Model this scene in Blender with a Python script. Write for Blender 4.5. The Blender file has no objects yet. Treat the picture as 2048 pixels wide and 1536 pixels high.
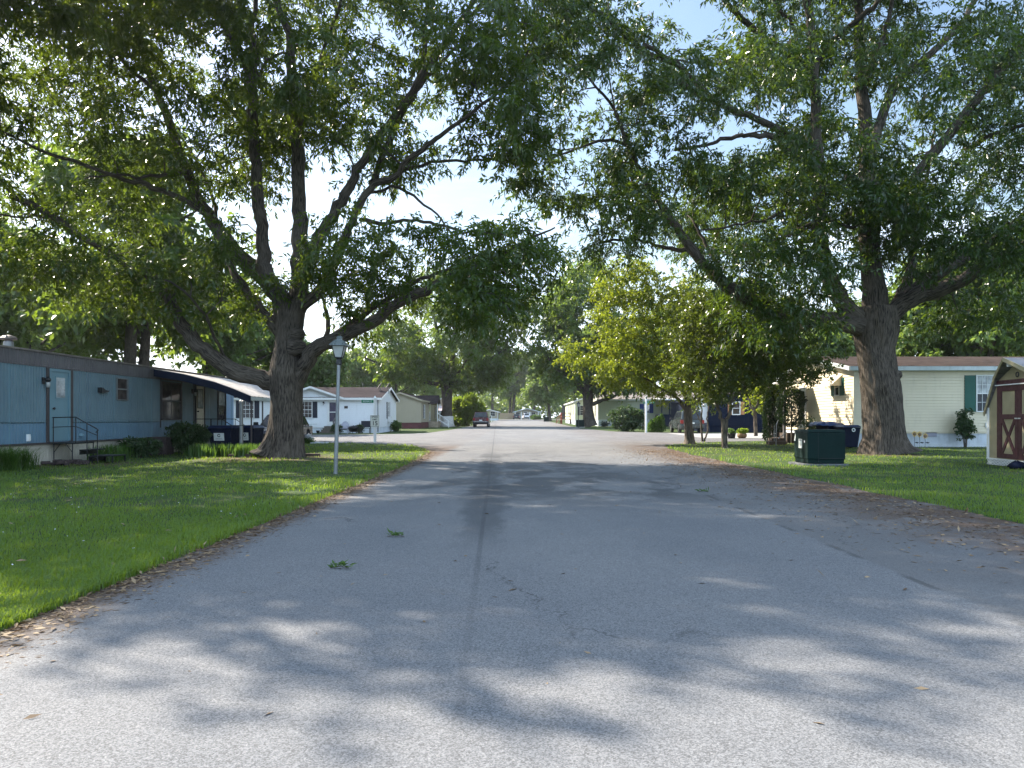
import bpy, math, random
import numpy as np
from mathutils import Vector, Matrix
C = bpy.context.scene.collection
SC = bpy.context.scene
PI = math.pi
F, VX, VY, H = 1538.0, 1040.0, 838.0, 1.2      # focal length / vanishing point of the survey photo, eye height
SUN_EL, SUN_AZ = math.radians(40), math.radians(52)   # elevation, azimuth to the left of the road axis

def gz(y): return max(0.0, y - 48.0) * 0.0065
def at(px, py, D): return Vector(((px - VX) * D / F, D, H + (VY - py) * D / F))
def gx(px, D): return (px - VX) * D / F
def zz(py, D): return H + (VY - py) * D / F

# ------------------------------------------------------------------ materials
def nodes(name):
    m = bpy.data.materials.new(name); m.use_nodes = True
    nt = m.node_tree; nt.nodes.clear()
    return m, nt
class G:
    """small node helper"""
    def __init__(s, nt): s.nt = nt
    def n(s, t, **kw):
        nd = s.nt.nodes.new(t)
        for k, v in kw.items(): setattr(nd, k, v)
        return nd
    def put(s, sock, v):
        if isinstance(v, bpy.types.NodeSocket): s.nt.links.new(v, sock)
        elif v is not None:
            if isinstance(v, (tuple, list)) and len(v) == 3 and sock.type == 'RGBA': v = (*v, 1)
            sock.default_value = v
    def math(s, op, a, b=None, clamp=False):
        nd = s.n('ShaderNodeMath', operation=op); nd.use_clamp = clamp
        s.put(nd.inputs[0], a)
        if b is not None: s.put(nd.inputs[1], b)
        return nd.outputs[0]
    def mix(s, f, a, b, mode='MIX'):
        nd = s.n('ShaderNodeMix', data_type='RGBA', blend_type=mode)
        s.put(nd.inputs[0], f); s.put(nd.inputs[6], a); s.put(nd.inputs[7], b)
        return nd.outputs[2]
    def ramp(s, v, a, b, lo=0.0, hi=1.0):
        nd = s.n('ShaderNodeMapRange'); nd.interpolation_type = 'SMOOTHSTEP'
        s.put(nd.inputs[0], v)
        for i, q in zip((1, 2, 3, 4), (a, b, lo, hi)): nd.inputs[i].default_value = q
        return nd.outputs[0]
    def noise(s, vec, scale, detail=4, rough=.55, dist=0):
        nd = s.n('ShaderNodeTexNoise')
        if vec is not None: s.nt.links.new(vec, nd.inputs['Vector'])
        nd.inputs['Scale'].default_value = scale; nd.inputs['Detail'].default_value = detail
        nd.inputs['Roughness'].default_value = rough; nd.inputs['Distortion'].default_value = dist
        return nd.outputs[0]
    def vor(s, vec, scale, out='Color'):
        nd = s.n('ShaderNodeTexVoronoi')
        s.nt.links.new(vec, nd.inputs['Vector']); nd.inputs['Scale'].default_value = scale
        return nd.outputs[out]
    def obj(s): return s.n('ShaderNodeTexCoord').outputs['Object']
    def uv(s): return s.n('ShaderNodeTexCoord').outputs['UV']
    def scale(s, vec, v):
        nd = s.n('ShaderNodeMapping'); s.nt.links.new(vec, nd.inputs['Vector']); nd.inputs['Scale'].default_value = v
        return nd.outputs[0]
    def sep(s, vec):
        nd = s.n('ShaderNodeSeparateXYZ'); s.nt.links.new(vec, nd.inputs[0]); return nd.outputs
    def bump(s, h, strength, dist=.02):
        nd = s.n('ShaderNodeBump'); s.nt.links.new(h, nd.inputs['Height'])
        nd.inputs['Strength'].default_value = strength; nd.inputs['Distance'].default_value = dist
        return nd.outputs[0]
    def pbr(s, col, rough=.6, metal=0, normal=None, spec=.4):
        b = s.n('ShaderNodeBsdfPrincipled')
        s.put(b.inputs['Base Color'], col); s.put(b.inputs['Roughness'], rough); b.inputs['Metallic'].default_value = metal
        b.inputs['Specular IOR Level'].default_value = spec
        if normal is not None: s.nt.links.new(normal, b.inputs['Normal'])
        return b
    def out(s, sh):
        o = s.n('ShaderNodeOutputMaterial'); s.nt.links.new(sh, o.inputs[0])

def mat(name, col, rough=.6, var=.12, scale=3.0, bump=0, bscale=40, metal=0, spec=.4, dirt=.0, dirtcol=(.12, .1, .07)):
    m, nt = nodes(name); g = G(nt); o = g.obj()
    n1 = g.noise(o, scale, 5, .6)
    c = g.mix(g.ramp(n1, .3, .7), tuple(k * (1 - var) for k in col), tuple(min(1, k * (1 + var)) for k in col))
    if dirt:
        c = g.mix(g.math('MULTIPLY', g.ramp(g.noise(g.scale(o, (2.5, 2.5, .6)), 2.1, 6, .65), .48, .75), dirt), c, dirtcol)
    r = g.ramp(g.noise(o, scale * 3, 3), .3, .7, max(.03, rough - .08), min(1, rough + .08))
    nrm = g.bump(g.noise(o, bscale, 4), bump, .01) if bump else None
    g.out(g.pbr(c, r, metal, nrm, spec).outputs[0])
    return m

def leafmat(name, dark, light, trans, tw=.45, rough=.45):
    m, nt = nodes(name); g = G(nt)
    a = g.n('ShaderNodeAttribute', attribute_name='tint').outputs['Fac']
    c = g.mix(a, dark, light)
    p = g.pbr(c, rough, 0, None, .5)
    t = g.n('ShaderNodeBsdfTranslucent'); g.put(t.inputs['Color'], g.mix(a, tuple(k * .75 for k in trans), trans))
    mx = g.n('ShaderNodeMixShader'); mx.inputs[0].default_value = tw
    nt.links.new(p.outputs[0], mx.inputs[1]); nt.links.new(t.outputs[0], mx.inputs[2])
    g.out(mx.outputs[0])
    return m

def barkmat(name, a, b, sx=1.0):
    m, nt = nodes(name); g = G(nt); u = g.uv()
    v1 = g.noise(g.scale(u, (9 * sx, 1.6, 1)), 2.2, 6, .65, .6)
    v2 = g.noise(g.obj(), 1.3, 4)
    c = g.mix(g.ramp(v1, .36, .62), a, b)
    c = g.mix(g.ramp(v2, .45, .75, 0, .45), c, tuple(k * 1.35 for k in b))
    g.out(g.pbr(c, .92, 0, g.bump(v1, .9, .06), .15).outputs[0])
    return m

MT = {}
def setup_materials():
    M = MT
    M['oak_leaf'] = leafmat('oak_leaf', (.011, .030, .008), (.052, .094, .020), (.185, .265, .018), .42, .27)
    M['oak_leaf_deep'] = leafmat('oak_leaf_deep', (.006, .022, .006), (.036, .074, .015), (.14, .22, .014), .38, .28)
    M['oak_leaf2'] = leafmat('oak_leaf_far', (.022, .05, .014), (.075, .125, .03), (.25, .36, .03), .46, .32)
    M['lime_leaf'] = leafmat('lime_leaf', (.05, .085, .013), (.13, .18, .022), (.36, .43, .025), .46, .32)
    M['olive_leaf'] = leafmat('olive_leaf', (.026, .05, .012), (.075, .11, .02), (.19, .25, .02), .4, .32)
    M['lime_bush'] = leafmat('lime_bush', (.09, .15, .012), (.2, .28, .025), (.35, .48, .03), .5)
    M['far_leaf'] = leafmat('far_leaf', (.04, .08, .022), (.105, .17, .045), (.27, .38, .05), .48, .4)
    M['pale_leaf'] = leafmat('pale_leaf', (.05, .095, .026), (.125, .19, .05), (.25, .36, .05), .48, .4)
    M['dark_leaf'] = leafmat('dark_leaf', (.008, .018, .009), (.022, .042, .016), (.03, .06, .015), .25)
    M['shrub_leaf'] = leafmat('shrub_leaf', (.018, .04, .014), (.05, .09, .028), (.09, .16, .03), .35)
    M['arb_leaf'] = leafmat('arb_leaf', (.04, .085, .015), (.085, .16, .025), (.14, .26, .03), .4)
    M['blade'] = leafmat('grass_blade', (.034, .082, .02), (.115, .19, .034), (.35, .50, .028), .48, .5)
    M['iris'] = leafmat('iris_blade', (.03, .075, .015), (.08, .15, .025), (.15, .27, .03), .4)
    M['dead_leaf'] = leafmat('dead_leaf', (.12, .07, .035), (.36, .26, .15), (.2, .12, .05), .2, .7)
    M['petal'] = leafmat('petal', (.6, .6, .62), (.85, .85, .85), (.5, .5, .5), .3)
    M['bark'] = barkmat('oak_bark', (.022, .0175, .014), (.12, .10, .08))
    M['bark2'] = barkmat('thin_bark', (.05, .042, .034), (.17, .14, .11), .7)
    M['whitewash'] = mat('whitewash', (.62, .6, .58), .9, .2, 6, .4, 30)
    M['siding_white'] = mat('siding_white', (.74, .76, .78), .5, .03, .6, dirt=.12)
    M['siding_cream'] = mat('siding_cream', (.70, .615, .445), .5, .04, .5, dirt=.1)
    M['siding_sage'] = mat('siding_sage', (.52, .52, .40), .55, .04, .5, dirt=.1)
    M['siding_green'] = mat('siding_green', (.60, .62, .42), .55, .04, .5, dirt=.1)
    M['siding_beige'] = mat('siding_beige', (.36, .31, .225), .6, .04, .5, dirt=.1)
    M['siding_navy'] = mat('siding_navy', (.005, .011, .028), .7, .08, .6, spec=.08, dirt=.1)
    M['blue_metal'] = mat('blue_metal', (.122, .192, .222), .45, .12, .8, dirt=.5, dirtcol=(.09, .15, .2))
    M['blue_lower'] = mat('blue_lower', (.115, .20, .265), .45, .10, .8, dirt=.4, dirtcol=(.09, .15, .2))
    M['blue_door'] = mat('blue_door', (.135, .24, .28), .45, .05, .8, dirt=.1)
    M['skylit_blue'] = mat('skylit_blue', (.33, .50, .72), .45, .05, .8)  # far end of the blue wall, its sky light painted in
    M['slate_metal'] = mat('slate_metal', (.105, .095, .098), .5, .15, 1.2, dirt=.2)
    M['navy_trim'] = mat('navy_trim', (.008, .014, .034), .6, .1, 2, spec=.15)
    M['skirt_cream'] = mat('skirt_cream', (.46, .42, .34), .7, .12, 1, dirt=.45, dirtcol=(.17, .14, .1))
    M['skirt_white'] = mat('skirt_white', (.62, .66, .70), .6, .06, 1, dirt=.25)
    M['skirt_red'] = mat('skirt_red', (.11, .03, .035), .7, .15, 2)
    M['block_white'] = mat('block_white', (.56, .6, .64), .8, .08, 2, .3, 30, dirt=.25)
    M['brown_trim'] = mat('brown_trim', (.055, .045, .045), .55, .12, 2)
    M['white_trim'] = mat('white_trim', (.74, .74, .72), .5, .05, 2, dirt=.1)
    M['grey_trim'] = mat('grey_trim', (.5, .55, .55), .5, .08, 1.2, dirt=.25)
    M['shingle_brown'] = shingles('shingle_brown', (.030, .023, .02), (.062, .047, .041))
    M['shingle_dark'] = shingles('shingle_dark', (.02, .016, .018), (.045, .036, .038))
    M['shingle_grey'] = shingles('shingle_grey', (.17, .155, .155), (.27, .25, .25))
    M['roof_sheet'] = mat('roof_sheet', (.5, .46, .42), .45, .2, .8, dirt=.6, dirtcol=(.2, .17, .14))
    M['roof_old'] = mat('roof_old', (.2, .17, .14), .8, .3, 1.5, .3, 20)
    M['glass'] = glassmat('window_glass', (.02, .025, .03))
    M['glass_blind'] = glassmat('blind_glass', (.42, .44, .44), slat=True)
    M['glass_brown'] = glassmat('brown_glass', (.075, .06, .055))
    M['glass_purple'] = glassmat('purple_glass', (.016, .006, .032))
    M['glass_lamp'] = mat('lamp_glass', (.36, .36, .34), .2, .08, 6)
    M['black_metal'] = mat('black_metal', (.014, .015, .016), .45, .2, 4)
    M['galv'] = mat('galvanised', (.20, .21, .21), .45, .15, 5, metal=.5)
    M['lamp_top'] = mat('lamp_top', (.10, .12, .12), .32, .15, 6, metal=.4)
    M['green_shutter'] = mat('green_shutter', (.008, .085, .06), .5, .1, 2)
    M['navy_shutter'] = mat('navy_shutter', (.012, .015, .03), .5, .1, 2)
    M['blue_shutter'] = mat('blue_shutter', (.01, .035, .19), .5, .1, 2)
    M['wood_shutter'] = mat('wood_shutter', (.42, .21, .09), .6, .15, 3)
    M['cream_door'] = mat('cream_door', (.6, .54, .42), .5, .06, 2)
    M['bin_blue'] = mat('bin_blue', (.006, .009, .024), .6, .12, 4, spec=.15)
    M['bin_lid'] = mat('bin_lid', (.012, .022, .065), .42, .12, 4)
    M['label_white'] = mat('label_white', (.6, .62, .58), .5, .05, 5)
    M['rubber'] = mat('rubber', (.012, .012, .013), .8, .2, 8)
    M['chrome'] = mat('chrome', (.55, .55, .56), .25, .1, 5, metal=.9)
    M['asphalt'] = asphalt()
    M['lawn'] = lawn()
    M['concrete'] = mat('concrete', (.27, .26, .245), .9, .15, 3, .3, 60, dirt=.3)
    M['pad'] = mat('weathered_pad', (.10, .105, .105), .9, .2, 4, .3, 50)
    M['step_wood'] = mat('step_wood', (.13, .11, .09), .85, .2, 4)
    M['soil'] = mat('soil', (.085, .06, .042), .95, .35, 5, .6, 40)
    M['brick_dark'] = mat('brick_dark', (.05, .035, .032), .9, .3, 6, .4, 30)
    M['timber'] = mat('timber', (.07, .05, .038), .9, .3, 5, .5, 30)
    M['deck_wood'] = mat('deck_wood', (.3, .24, .17), .85, .2, 4, .3, 30)
    M['redwood'] = mat('redwood', (.17, .04, .022), .8, .2, 4)
    M['burgundy'] = mat('burgundy', (.058, .014, .02), .55, .15, 3, dirt=.1)
    M['tan_panel'] = mat('tan_panel', (.33, .275, .165), .75, .1, 2, .2, 20, dirt=.25, dirtcol=(.16, .13, .08))
    M['trans_green'] = mat('trans_green', (.0032, .0135, .012), .6, .12, 3, spec=.1, dirt=.25, dirtcol=(.014, .024, .022))
    M['sign_green'] = mat('sign_green', (.0, .17, .085), .4, .05, 3)
    M['sign_white'] = mat('sign_white', (.66, .66, .58), .4, .04, 4)
    M['ink'] = mat('ink', (.012, .012, .012), .5, .05, 3)
    M['ink_grey'] = mat('ink_grey', (.2, .2, .2), .5, .05, 3)
    M['letter_white'] = mat('letter_white', (.8, .82, .8), .4, .03, 3)
    M['sign_red'] = mat('sign_red', (.45, .01, .015), .4, .04, 3)
    M['alu'] = mat('aluminium', (.6, .61, .62), .4, .08, 4, metal=.5)
    M['red_paint'] = mat('red_paint', (.06, .005, .007), .28, .06, 2)
    M['grey_paint'] = mat('grey_paint', (.05, .06, .06), .22, .05, 2, metal=.3)
    M['white_paint'] = mat('white_paint', (.72, .72, .73), .25, .04, 2)
    M['dark_paint'] = mat('dark_paint', (.02, .022, .03), .25, .05, 2)
    M['dark_plastic'] = mat('dark_plastic', (.02, .021, .023), .6, .12, 5)
    M['tail_red'] = mat('tail_red', (.22, .008, .01), .2, .05, 5)
    M['amber'] = mat('amber', (.7, .25, .05), .3, .05, 5)
    M['plastic_grey'] = mat('plastic_grey', (.3, .3, .36), .6, .06, 4)
    M['cane'] = mat('cane', (.2, .13, .07), .85, .25, 10, .5, 60)
    M['yellow'] = mat('yellow', (.75, .45, .02), .5, .12, 8)
    M['fence_tan'] = mat('fence_tan', (.32, .24, .15), .85, .15, 3)
    M['pink_panel'] = mat('pink_panel', (.6, .47, .47), .6, .06, 2)
    M['tarp'] = mat('tarp', (.02, .045, .13), .35, .12, 5, .5, 12)
    M['fungus'] = mat('light_grey', (.5, .5, .48), .7, .05, 3)

def shingles(name, a, b):
    m, nt = nodes(name); g = G(nt); o = g.obj()
    v = g.vor(g.scale(o, (3.2, 7, 7)), 1.0, 'Color')
    n = g.noise(o, .7, 5, .6)
    c = g.mix(g.sep(v)[0], a, b)
    c = g.mix(g.ramp(n, .4, .7, 0, .5), c, tuple(k * 1.25 for k in b))
    g.out(g.pbr(c, .95, 0, g.bump(g.sep(v)[1], .4, .02), .04).outputs[0])
    return m

def glassmat(name, col, slat=False):
    m, nt = nodes(name); g = G(nt); o = g.obj()
    c = g.mix(g.ramp(g.noise(o, 3.2, 3), .35, .7), tuple(k * .6 for k in col), tuple(min(1, k * 1.3) for k in col))
    if slat:
        w = g.math('SINE', g.math('MULTIPLY', g.sep(o)[2], 150.0))
        c = g.mix(g.ramp(w, -.2, .8, 0, .35), c, tuple(k * .5 for k in col))
    g.out(g.pbr(c, .06, 0, g.bump(g.noise(o, 1.7, 1), .05, .02), .3).outputs[0])
    return m

def asphalt():
    m, nt = nodes('asphalt'); g = G(nt); o = g.obj()
    x, y, z = g.sep(o)
    agg = g.sep(g.vor(o, 185, 'Color'))
    agg2 = g.sep(g.vor(o, 105, 'Color'))
    big = g.noise(o, .22, 5, .6)
    mid = g.noise(g.scale(o, (1.0, .35, 1)), .9, 5, .6)
    base = g.mix(g.ramp(big, .3, .7), (.125, .13, .138), (.165, .166, .167))
    base = g.mix(g.ramp(mid, .4, .68, 0, .35), base, (.105, .112, .122))
    # aggregate grains
    grain = g.math('ADD', g.math('MULTIPLY', agg[0], .85), g.math('MULTIPLY', agg2[1], .45))
    gr = g.ramp(grain, .1, 1.25, .58, 1.46)
    base = g.mix(1.0, base, g.n2rgb(gr), 'MULTIPLY')
    br = g.ramp(agg[2], .955, .985, 0, .4)
    base = g.mix(br, base, (.34, .335, .33))
    # longitudinal joints and the darker seal along them
    line = g.math('ADD', g.math('MULTIPLY', y, .0305), g.math('ADD', x, .155))
    wob = g.math('MULTIPLY', g.math('SUBTRACT', g.noise(o, .8, 4), .5), .9)
    dist = g.math('ABSOLUTE', g.math('ADD', line, g.math('MULTIPLY', wob, .12)))
    joint = g.math('MULTIPLY', g.ramp(g.math('ABSOLUTE', line), .012, .035, .5, 0), g.ramp(y, 4, 9, .3, 1))
    base = g.mix(joint, base, (.045, .046, .05))
    ym = g.math('MULTIPLY', g.ramp(y, 6.5, 9, 0, 1), g.ramp(y, 18, 34, 1, .1))
    wob2 = g.math('SUBTRACT', g.noise(g.scale(o, (1, .4, 1)), 3.2, 7, .72), .5)
    seal = g.math('MULTIPLY', g.ramp(g.math('ADD', g.math('ADD', dist, g.math('MULTIPLY', wob, .5)), g.math('MULTIPLY', wob2, .5)), .12, .34, .6, 0), ym)
    base = g.mix(seal, base, (.042, .046, .052))
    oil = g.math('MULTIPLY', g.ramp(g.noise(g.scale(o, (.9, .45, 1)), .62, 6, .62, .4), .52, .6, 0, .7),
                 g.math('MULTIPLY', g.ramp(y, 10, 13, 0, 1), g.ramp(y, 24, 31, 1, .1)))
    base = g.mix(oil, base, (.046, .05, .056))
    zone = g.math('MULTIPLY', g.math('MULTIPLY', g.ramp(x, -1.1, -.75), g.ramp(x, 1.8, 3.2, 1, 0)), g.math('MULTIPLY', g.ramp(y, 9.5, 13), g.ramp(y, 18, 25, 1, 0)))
    dark_patch = g.math('MULTIPLY', zone, g.ramp(g.noise(g.scale(o, (.8, .5, 1)), 1.1, 7, .68, .5), .42, .54, 0, .72))
    base = g.mix(dark_patch, base, (.05, .053, .058))  # darker mottled patches on one stretch of the road
    # older parking lane on the right and dusty edges
    lane = g.ramp(g.math('ADD', x, g.math('MULTIPLY', wob, .10)), 2.9, 2.98)
    base = g.mix(g.math('MULTIPLY', g.math('MULTIPLY', lane, g.ramp(y, 14, 26, .42, 0)), g.ramp(g.noise(o, .5, 4), .3, .6, .4, 1)), base, (.10, .095, .09))
    edge = g.ramp(g.math('ABSOLUTE', g.math('SUBTRACT', x, 2.93)), .015, .05, .6, 0)
    base = g.mix(g.math('MULTIPLY', g.math('MULTIPLY', edge, g.ramp(y, 12, 20, 1, 0)), g.ramp(g.noise(o, 1.1, 3), .45, .6)), base, (.04, .04, .04))
    rgt = g.math('MULTIPLY', g.ramp(g.math('ADD', x, g.math('MULTIPLY', wob, 2.2)), 3.4, 5.4), g.ramp(g.noise(g.scale(o, (1, .6, 1)), 1.6, 6, .7), .3, .55))
    base = g.mix(g.math('MULTIPLY', g.math('MULTIPLY', rgt, g.ramp(y, 30, 40, 1, .3)), .95), base, (.078, .047, .03))
    lft = g.math('MULTIPLY', g.ramp(g.math('ADD', x, g.math('MULTIPLY', wob, .5)), -2.85, -2.45, 1, 0), g.ramp(g.noise(o, 2.6, 6, .7), .25, .5))
    base = g.mix(g.math('MULTIPLY', g.math('MULTIPLY', lft, g.ramp(y, 30, 38, 1, .15)), .8), base, (.085, .05, .03))
    # faint hairline cracks
    dv = g.n('ShaderNodeVectorMath', operation='ADD'); cc = g.n('ShaderNodeCombineXYZ')
    for i_, s_ in ((0, 1.3), (1, 1.7)): nt.links.new(g.math('MULTIPLY', g.math('SUBTRACT', g.noise(o, s_, 5, .7), .5), 1.1), cc.inputs[i_])
    nt.links.new(o, dv.inputs[0]); nt.links.new(cc.outputs[0], dv.inputs[1])
    ve = g.n('ShaderNodeTexVoronoi', feature='DISTANCE_TO_EDGE'); nt.links.new(g.scale(dv.outputs[0], (.34, .17, 1)), ve.inputs['Vector']); ve.inputs['Scale'].default_value = 1
    crk = g.math('MULTIPLY', g.ramp(ve.outputs['Distance'], .0015, .005, .75, 0), g.ramp(g.noise(o, .3, 3), .5, .6))
    base = g.mix(crk, base, (.035, .036, .038))
    rough = g.ramp(mid, .3, .7, .78, .9)
    h = g.math('ADD', agg[0], g.math('MULTIPLY', agg2[0], .7))
    g.out(g.pbr(base, rough, 0, g.bump(h, .55, .008), .35).outputs[0])
    return m
def _n2rgb(s, v):
    nd = s.n('ShaderNodeCombineColor')
    for i in range(3): s.nt.links.new(v, nd.inputs[i])
    return nd.outputs[0]
G.n2rgb = _n2rgb

def lawn():
    m, nt = nodes('lawn'); g = G(nt); o = g.obj(); x, y, z = g.sep(o)
    a = g.noise(o, .35, 5, .6); b = g.noise(o, 14, 6, .7); c2 = g.noise(g.scale(o, (1, .4, 1)), 2.2, 5, .65)
    c = g.mix(g.ramp(a, .3, .7), (.032, .062, .018), (.06, .092, .025))
    c = g.mix(g.ramp(c2, .47, .66, 0, .75), c, (.115, .105, .045))
    c = g.mix(g.ramp(g.noise(o, .8, 6, .65), .56, .68, 0, .6), c, (.10, .075, .045))
    c = g.mix(g.ramp(b, .3, .7, 0, .7), c, (.02, .045, .01))
    # worn earth round the two big street trees
    def ring(cx, cy, r0, r1):
        dx = g.math('SUBTRACT', x, cx); dy = g.math('SUBTRACT', y, cy)
        d = g.math('SQRT', g.math('ADD', g.math('MULTIPLY', dx, dx), g.math('MULTIPLY', dy, dy)))
        return g.ramp(g.math('ADD', d, g.math('MULTIPLY', g.math('SUBTRACT', c2, .5), 3.0)), r0, r1, .8, 0)
    for q in ((-7.6, 23.6, .8, 3.2), (12.3, 26.2, .7, 1.9), (-11.7, 20.5, .6, 2.2)):
        c = g.mix(ring(*q), c, (.11, .075, .045))
    g.out(g.pbr(c, .9, 0, g.bump(b, .8, .03), .15).outputs[0])
    return m

# ------------------------------------------------------------------ mesh building
WM = {}
class MB:
    def __init__(s, M=None): s.v, s.f, s.uv, s.M = [], [], {}, M
    def add(s, vs, fs):
        b = len(s.v)
        s.v += [(s.M @ Vector(p)) if s.M else Vector(p) for p in vs]
        s.f += [tuple(i + b for i in f) for f in fs]
    def box(s, x0, x1, y0, y1, z0, z1):
        v = [(x, y, z) for z in (z0, z1) for y in (y0, y1) for x in (x0, x1)]
        s.add(v, [(0, 2, 3, 1), (4, 5, 7, 6), (0, 1, 5, 4), (2, 6, 7, 3), (0, 4, 6, 2), (1, 3, 7, 5)])
    def frustum(s, b, t, z0, z1):       # (x0,x1,y0,y1) bottom and top
        v = [(b[0], b[2], z0), (b[1], b[2], z0), (b[0], b[3], z0), (b[1], b[3], z0),
             (t[0], t[2], z1), (t[1], t[2], z1), (t[0], t[3], z1), (t[1], t[3], z1)]
        s.add(v, [(0, 2, 3, 1), (4, 5, 7, 6), (0, 1, 5, 4), (2, 6, 7, 3), (0, 4, 6, 2), (1, 3, 7, 5)])
    def quad(s, a, b, c, d): s.add([a, b, c, d], [(0, 1, 2, 3)])
    def poly(s, pts): s.add(pts, [tuple(range(len(pts)))])
    def prism(s, pts, ax, a0, a1):      # outline in the plane across axis ax, swept from a0 to a1
        n = len(pts)
        def mk(p, a):
            if ax == 0: return (a, p[0], p[1])
            if ax == 1: return (p[0], a, p[1])
            return (p[0], p[1], a)
        v = [mk(p, a0) for p in pts] + [mk(p, a1) for p in pts]
        s.add(v, [tuple(range(n)), tuple(range(2 * n - 1, n - 1, -1))] + [(i, i + n, (i + 1) % n + n, (i + 1) % n) for i in range(n)])
    def tube(s, pts, rad, n=8, cap=True, rfun=None):
        pts = [Vector(p) for p in pts]
        if not isinstance(rad, (list, tuple)): rad = [rad] * len(pts)
        b = len(s.v); up = None; L = 0; ref = Vector((1, 0, 0))
        t0 = (pts[1] - pts[0]).normalized()
        if abs(t0.dot(ref)) > .9: ref = Vector((0, 1, 0))
        u = (ref - t0 * ref.dot(t0)).normalized()
        vs = []; uvs = []; circ = max(1, round(2 * PI * rad[0] * 1.0 / .9)) if rad[0] > .15 else 1
        for i, p in enumerate(pts):
            if i: L += (p - pts[i - 1]).length
            t = (pts[min(i + 1, len(pts) - 1)] - pts[max(i - 1, 0)]).normalized()
            u = u - t * u.dot(t)
            u = u.normalized() if u.length > 1e-6 else Vector((0, 0, 1)).cross(t).normalized()
            w = t.cross(u)
            for k in range(n):
                a = 2 * PI * k / n
                r = rad[i] * (rfun(i, a) if rfun else 1)
                vs.append(p + (u * math.cos(a) + w * math.sin(a)) * r); uvs.append((k / n * circ, L))
        fs = []; m = len(pts)
        for i in range(m - 1):
            for k in range(n):
                k2 = (k + 1) % n
                fs.append((i * n + k, i * n + k2, (i + 1) * n + k2, (i + 1) * n + k))
        if cap: fs += [tuple(range(n - 1, -1, -1)), tuple((m - 1) * n + k for k in range(n))]
        s.add(vs, fs)
        for j, q in enumerate(uvs): s.uv[b + j] = q
    def cyl(s, a, b, r0, r1=None, n=12): s.tube([a, b], [r0, r1 if r1 is not None else r0], n)
    def ring(s, c, r, t, axis='z', n=20, m=6):
        pts = []
        vs, fs = [], []
        for i in range(n):
            a = 2 * PI * i / n
            for k in range(m):
                b = 2 * PI * k / m; rr = r + t * math.cos(b); h = t * math.sin(b)
                p = (rr * math.cos(a), rr * math.sin(a), h)
                if axis == 'x': p = (p[2], p[0], p[1])
                if axis == 'y': p = (p[0], p[2], p[1])
                vs.append((p[0] + c[0], p[1] + c[1], p[2] + c[2]))
        for i in range(n):
            for k in range(m):
                fs.append((i * m + k, i * m + (k + 1) % m, ((i + 1) % n) * m + (k + 1) % m, ((i + 1) % n) * m + k))
        s.add(vs, fs)
    def lathe(s, prof, c=(0, 0, 0), n=16):
        vs = [(c[0] + r * math.cos(2 * PI * k / n), c[1] + r * math.sin(2 * PI * k / n), c[2] + z) for r, z in prof for k in range(n)]
        fs = [(i * n + k, i * n + (k + 1) % n, (i + 1) * n + (k + 1) % n, (i + 1) * n + k) for i in range(len(prof) - 1) for k in range(n)]
        fs += [tuple(range(n - 1, -1, -1)), tuple((len(prof) - 1) * n + k for k in range(n))]
        s.add(vs, fs)
    def build(s, name, m, parent=None, smooth=False, bevel=0, local=False):
        me = bpy.data.meshes.new(name)
        vs = s.v
        if parent is not None and not local:
            inv = WM[parent.name].inverted(); vs = [inv @ v for v in vs]
        me.from_pydata([tuple(v) for v in vs], [], s.f); me.validate(); me.update()
        if s.uv:
            ul = me.uv_layers.new(name='UVMap')
            wrap = {}
            for p in me.polygons:
                q = [s.uv.get(me.loops[li].vertex_index, (0, 0)) for li in p.loop_indices]
                us = [a for a, _ in q]
                cm = max(us)
                for li, (a, b) in zip(p.loop_indices, q):
                    if cm - a > .5 * max(1, cm): a += math.ceil(cm)
                    ul.data[li].uv = (a, b)
        o = bpy.data.objects.new(name, me); C.objects.link(o)
        me.materials.append(MT[m] if isinstance(m, str) else m)
        if smooth:
            me.polygons.foreach_set('use_smooth', [True] * len(me.polygons))
        if bevel:
            b = o.modifiers.new('bevel', 'BEVEL'); b.width = bevel; b.segments = 2; b.limit_method = 'ANGLE'; b.angle_limit = .6
        if parent is not None:
            o.parent = parent; WM[o.name] = WM[parent.name]
            if local: pass
        else: WM[o.name] = Matrix()
        return o

def tag(o, label, cat, group=None):
    o['label'] = label; o['category'] = cat
    if group: o['group'] = group
    return o
def thing(name, label, cat, loc=(0, 0, 0), rz=0, group=None):
    o = bpy.data.objects.new(name, None); C.objects.link(o)
    o.empty_display_size = .2
    o.location = loc; o.rotation_euler = (0, 0, rz)
    WM[o.name] = Matrix.Translation(loc) @ Matrix.Rotation(rz, 4, 'Z')
    return tag(o, label, cat, group)
def copy_thing(src, loc, rz=0, label=None, group=None, sc=None):
    r = src.copy(); C.objects.link(r); r.location = loc; r.rotation_euler = (0, 0, rz)
    if sc: r.scale = sc
    if label: r['label'] = label
    if group: r['group'] = group
    for ch in list(src.children):
        c = ch.copy(); C.objects.link(c); c.parent = r
        for g2 in ch.children:
            d = g2.copy(); C.objects.link(d); d.parent = c
    WM[r.name] = Matrix.Translation(loc) @ Matrix.Rotation(rz, 4, 'Z')
    return r
def structure(o): o['kind'] = 'structure'; return o
def stuff(o, label=None, cat=None):
    o['kind'] = 'stuff'
    if label: o['label'] = label; o['category'] = cat
    return o
def frame(origin, u, n):
    """local frame on a wall: x along the wall, y into the wall (so -y sticks out), z up"""
    u = Vector(u).normalized(); n = Vector(n).normalized()
    m = Matrix.Identity(4)
    for i in range(3):
        m[i][0] = u[i]; m[i][1] = -n[i]; m[i][2] = (0, 0, 1)[i]; m[i][3] = origin[i]
    return m
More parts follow.
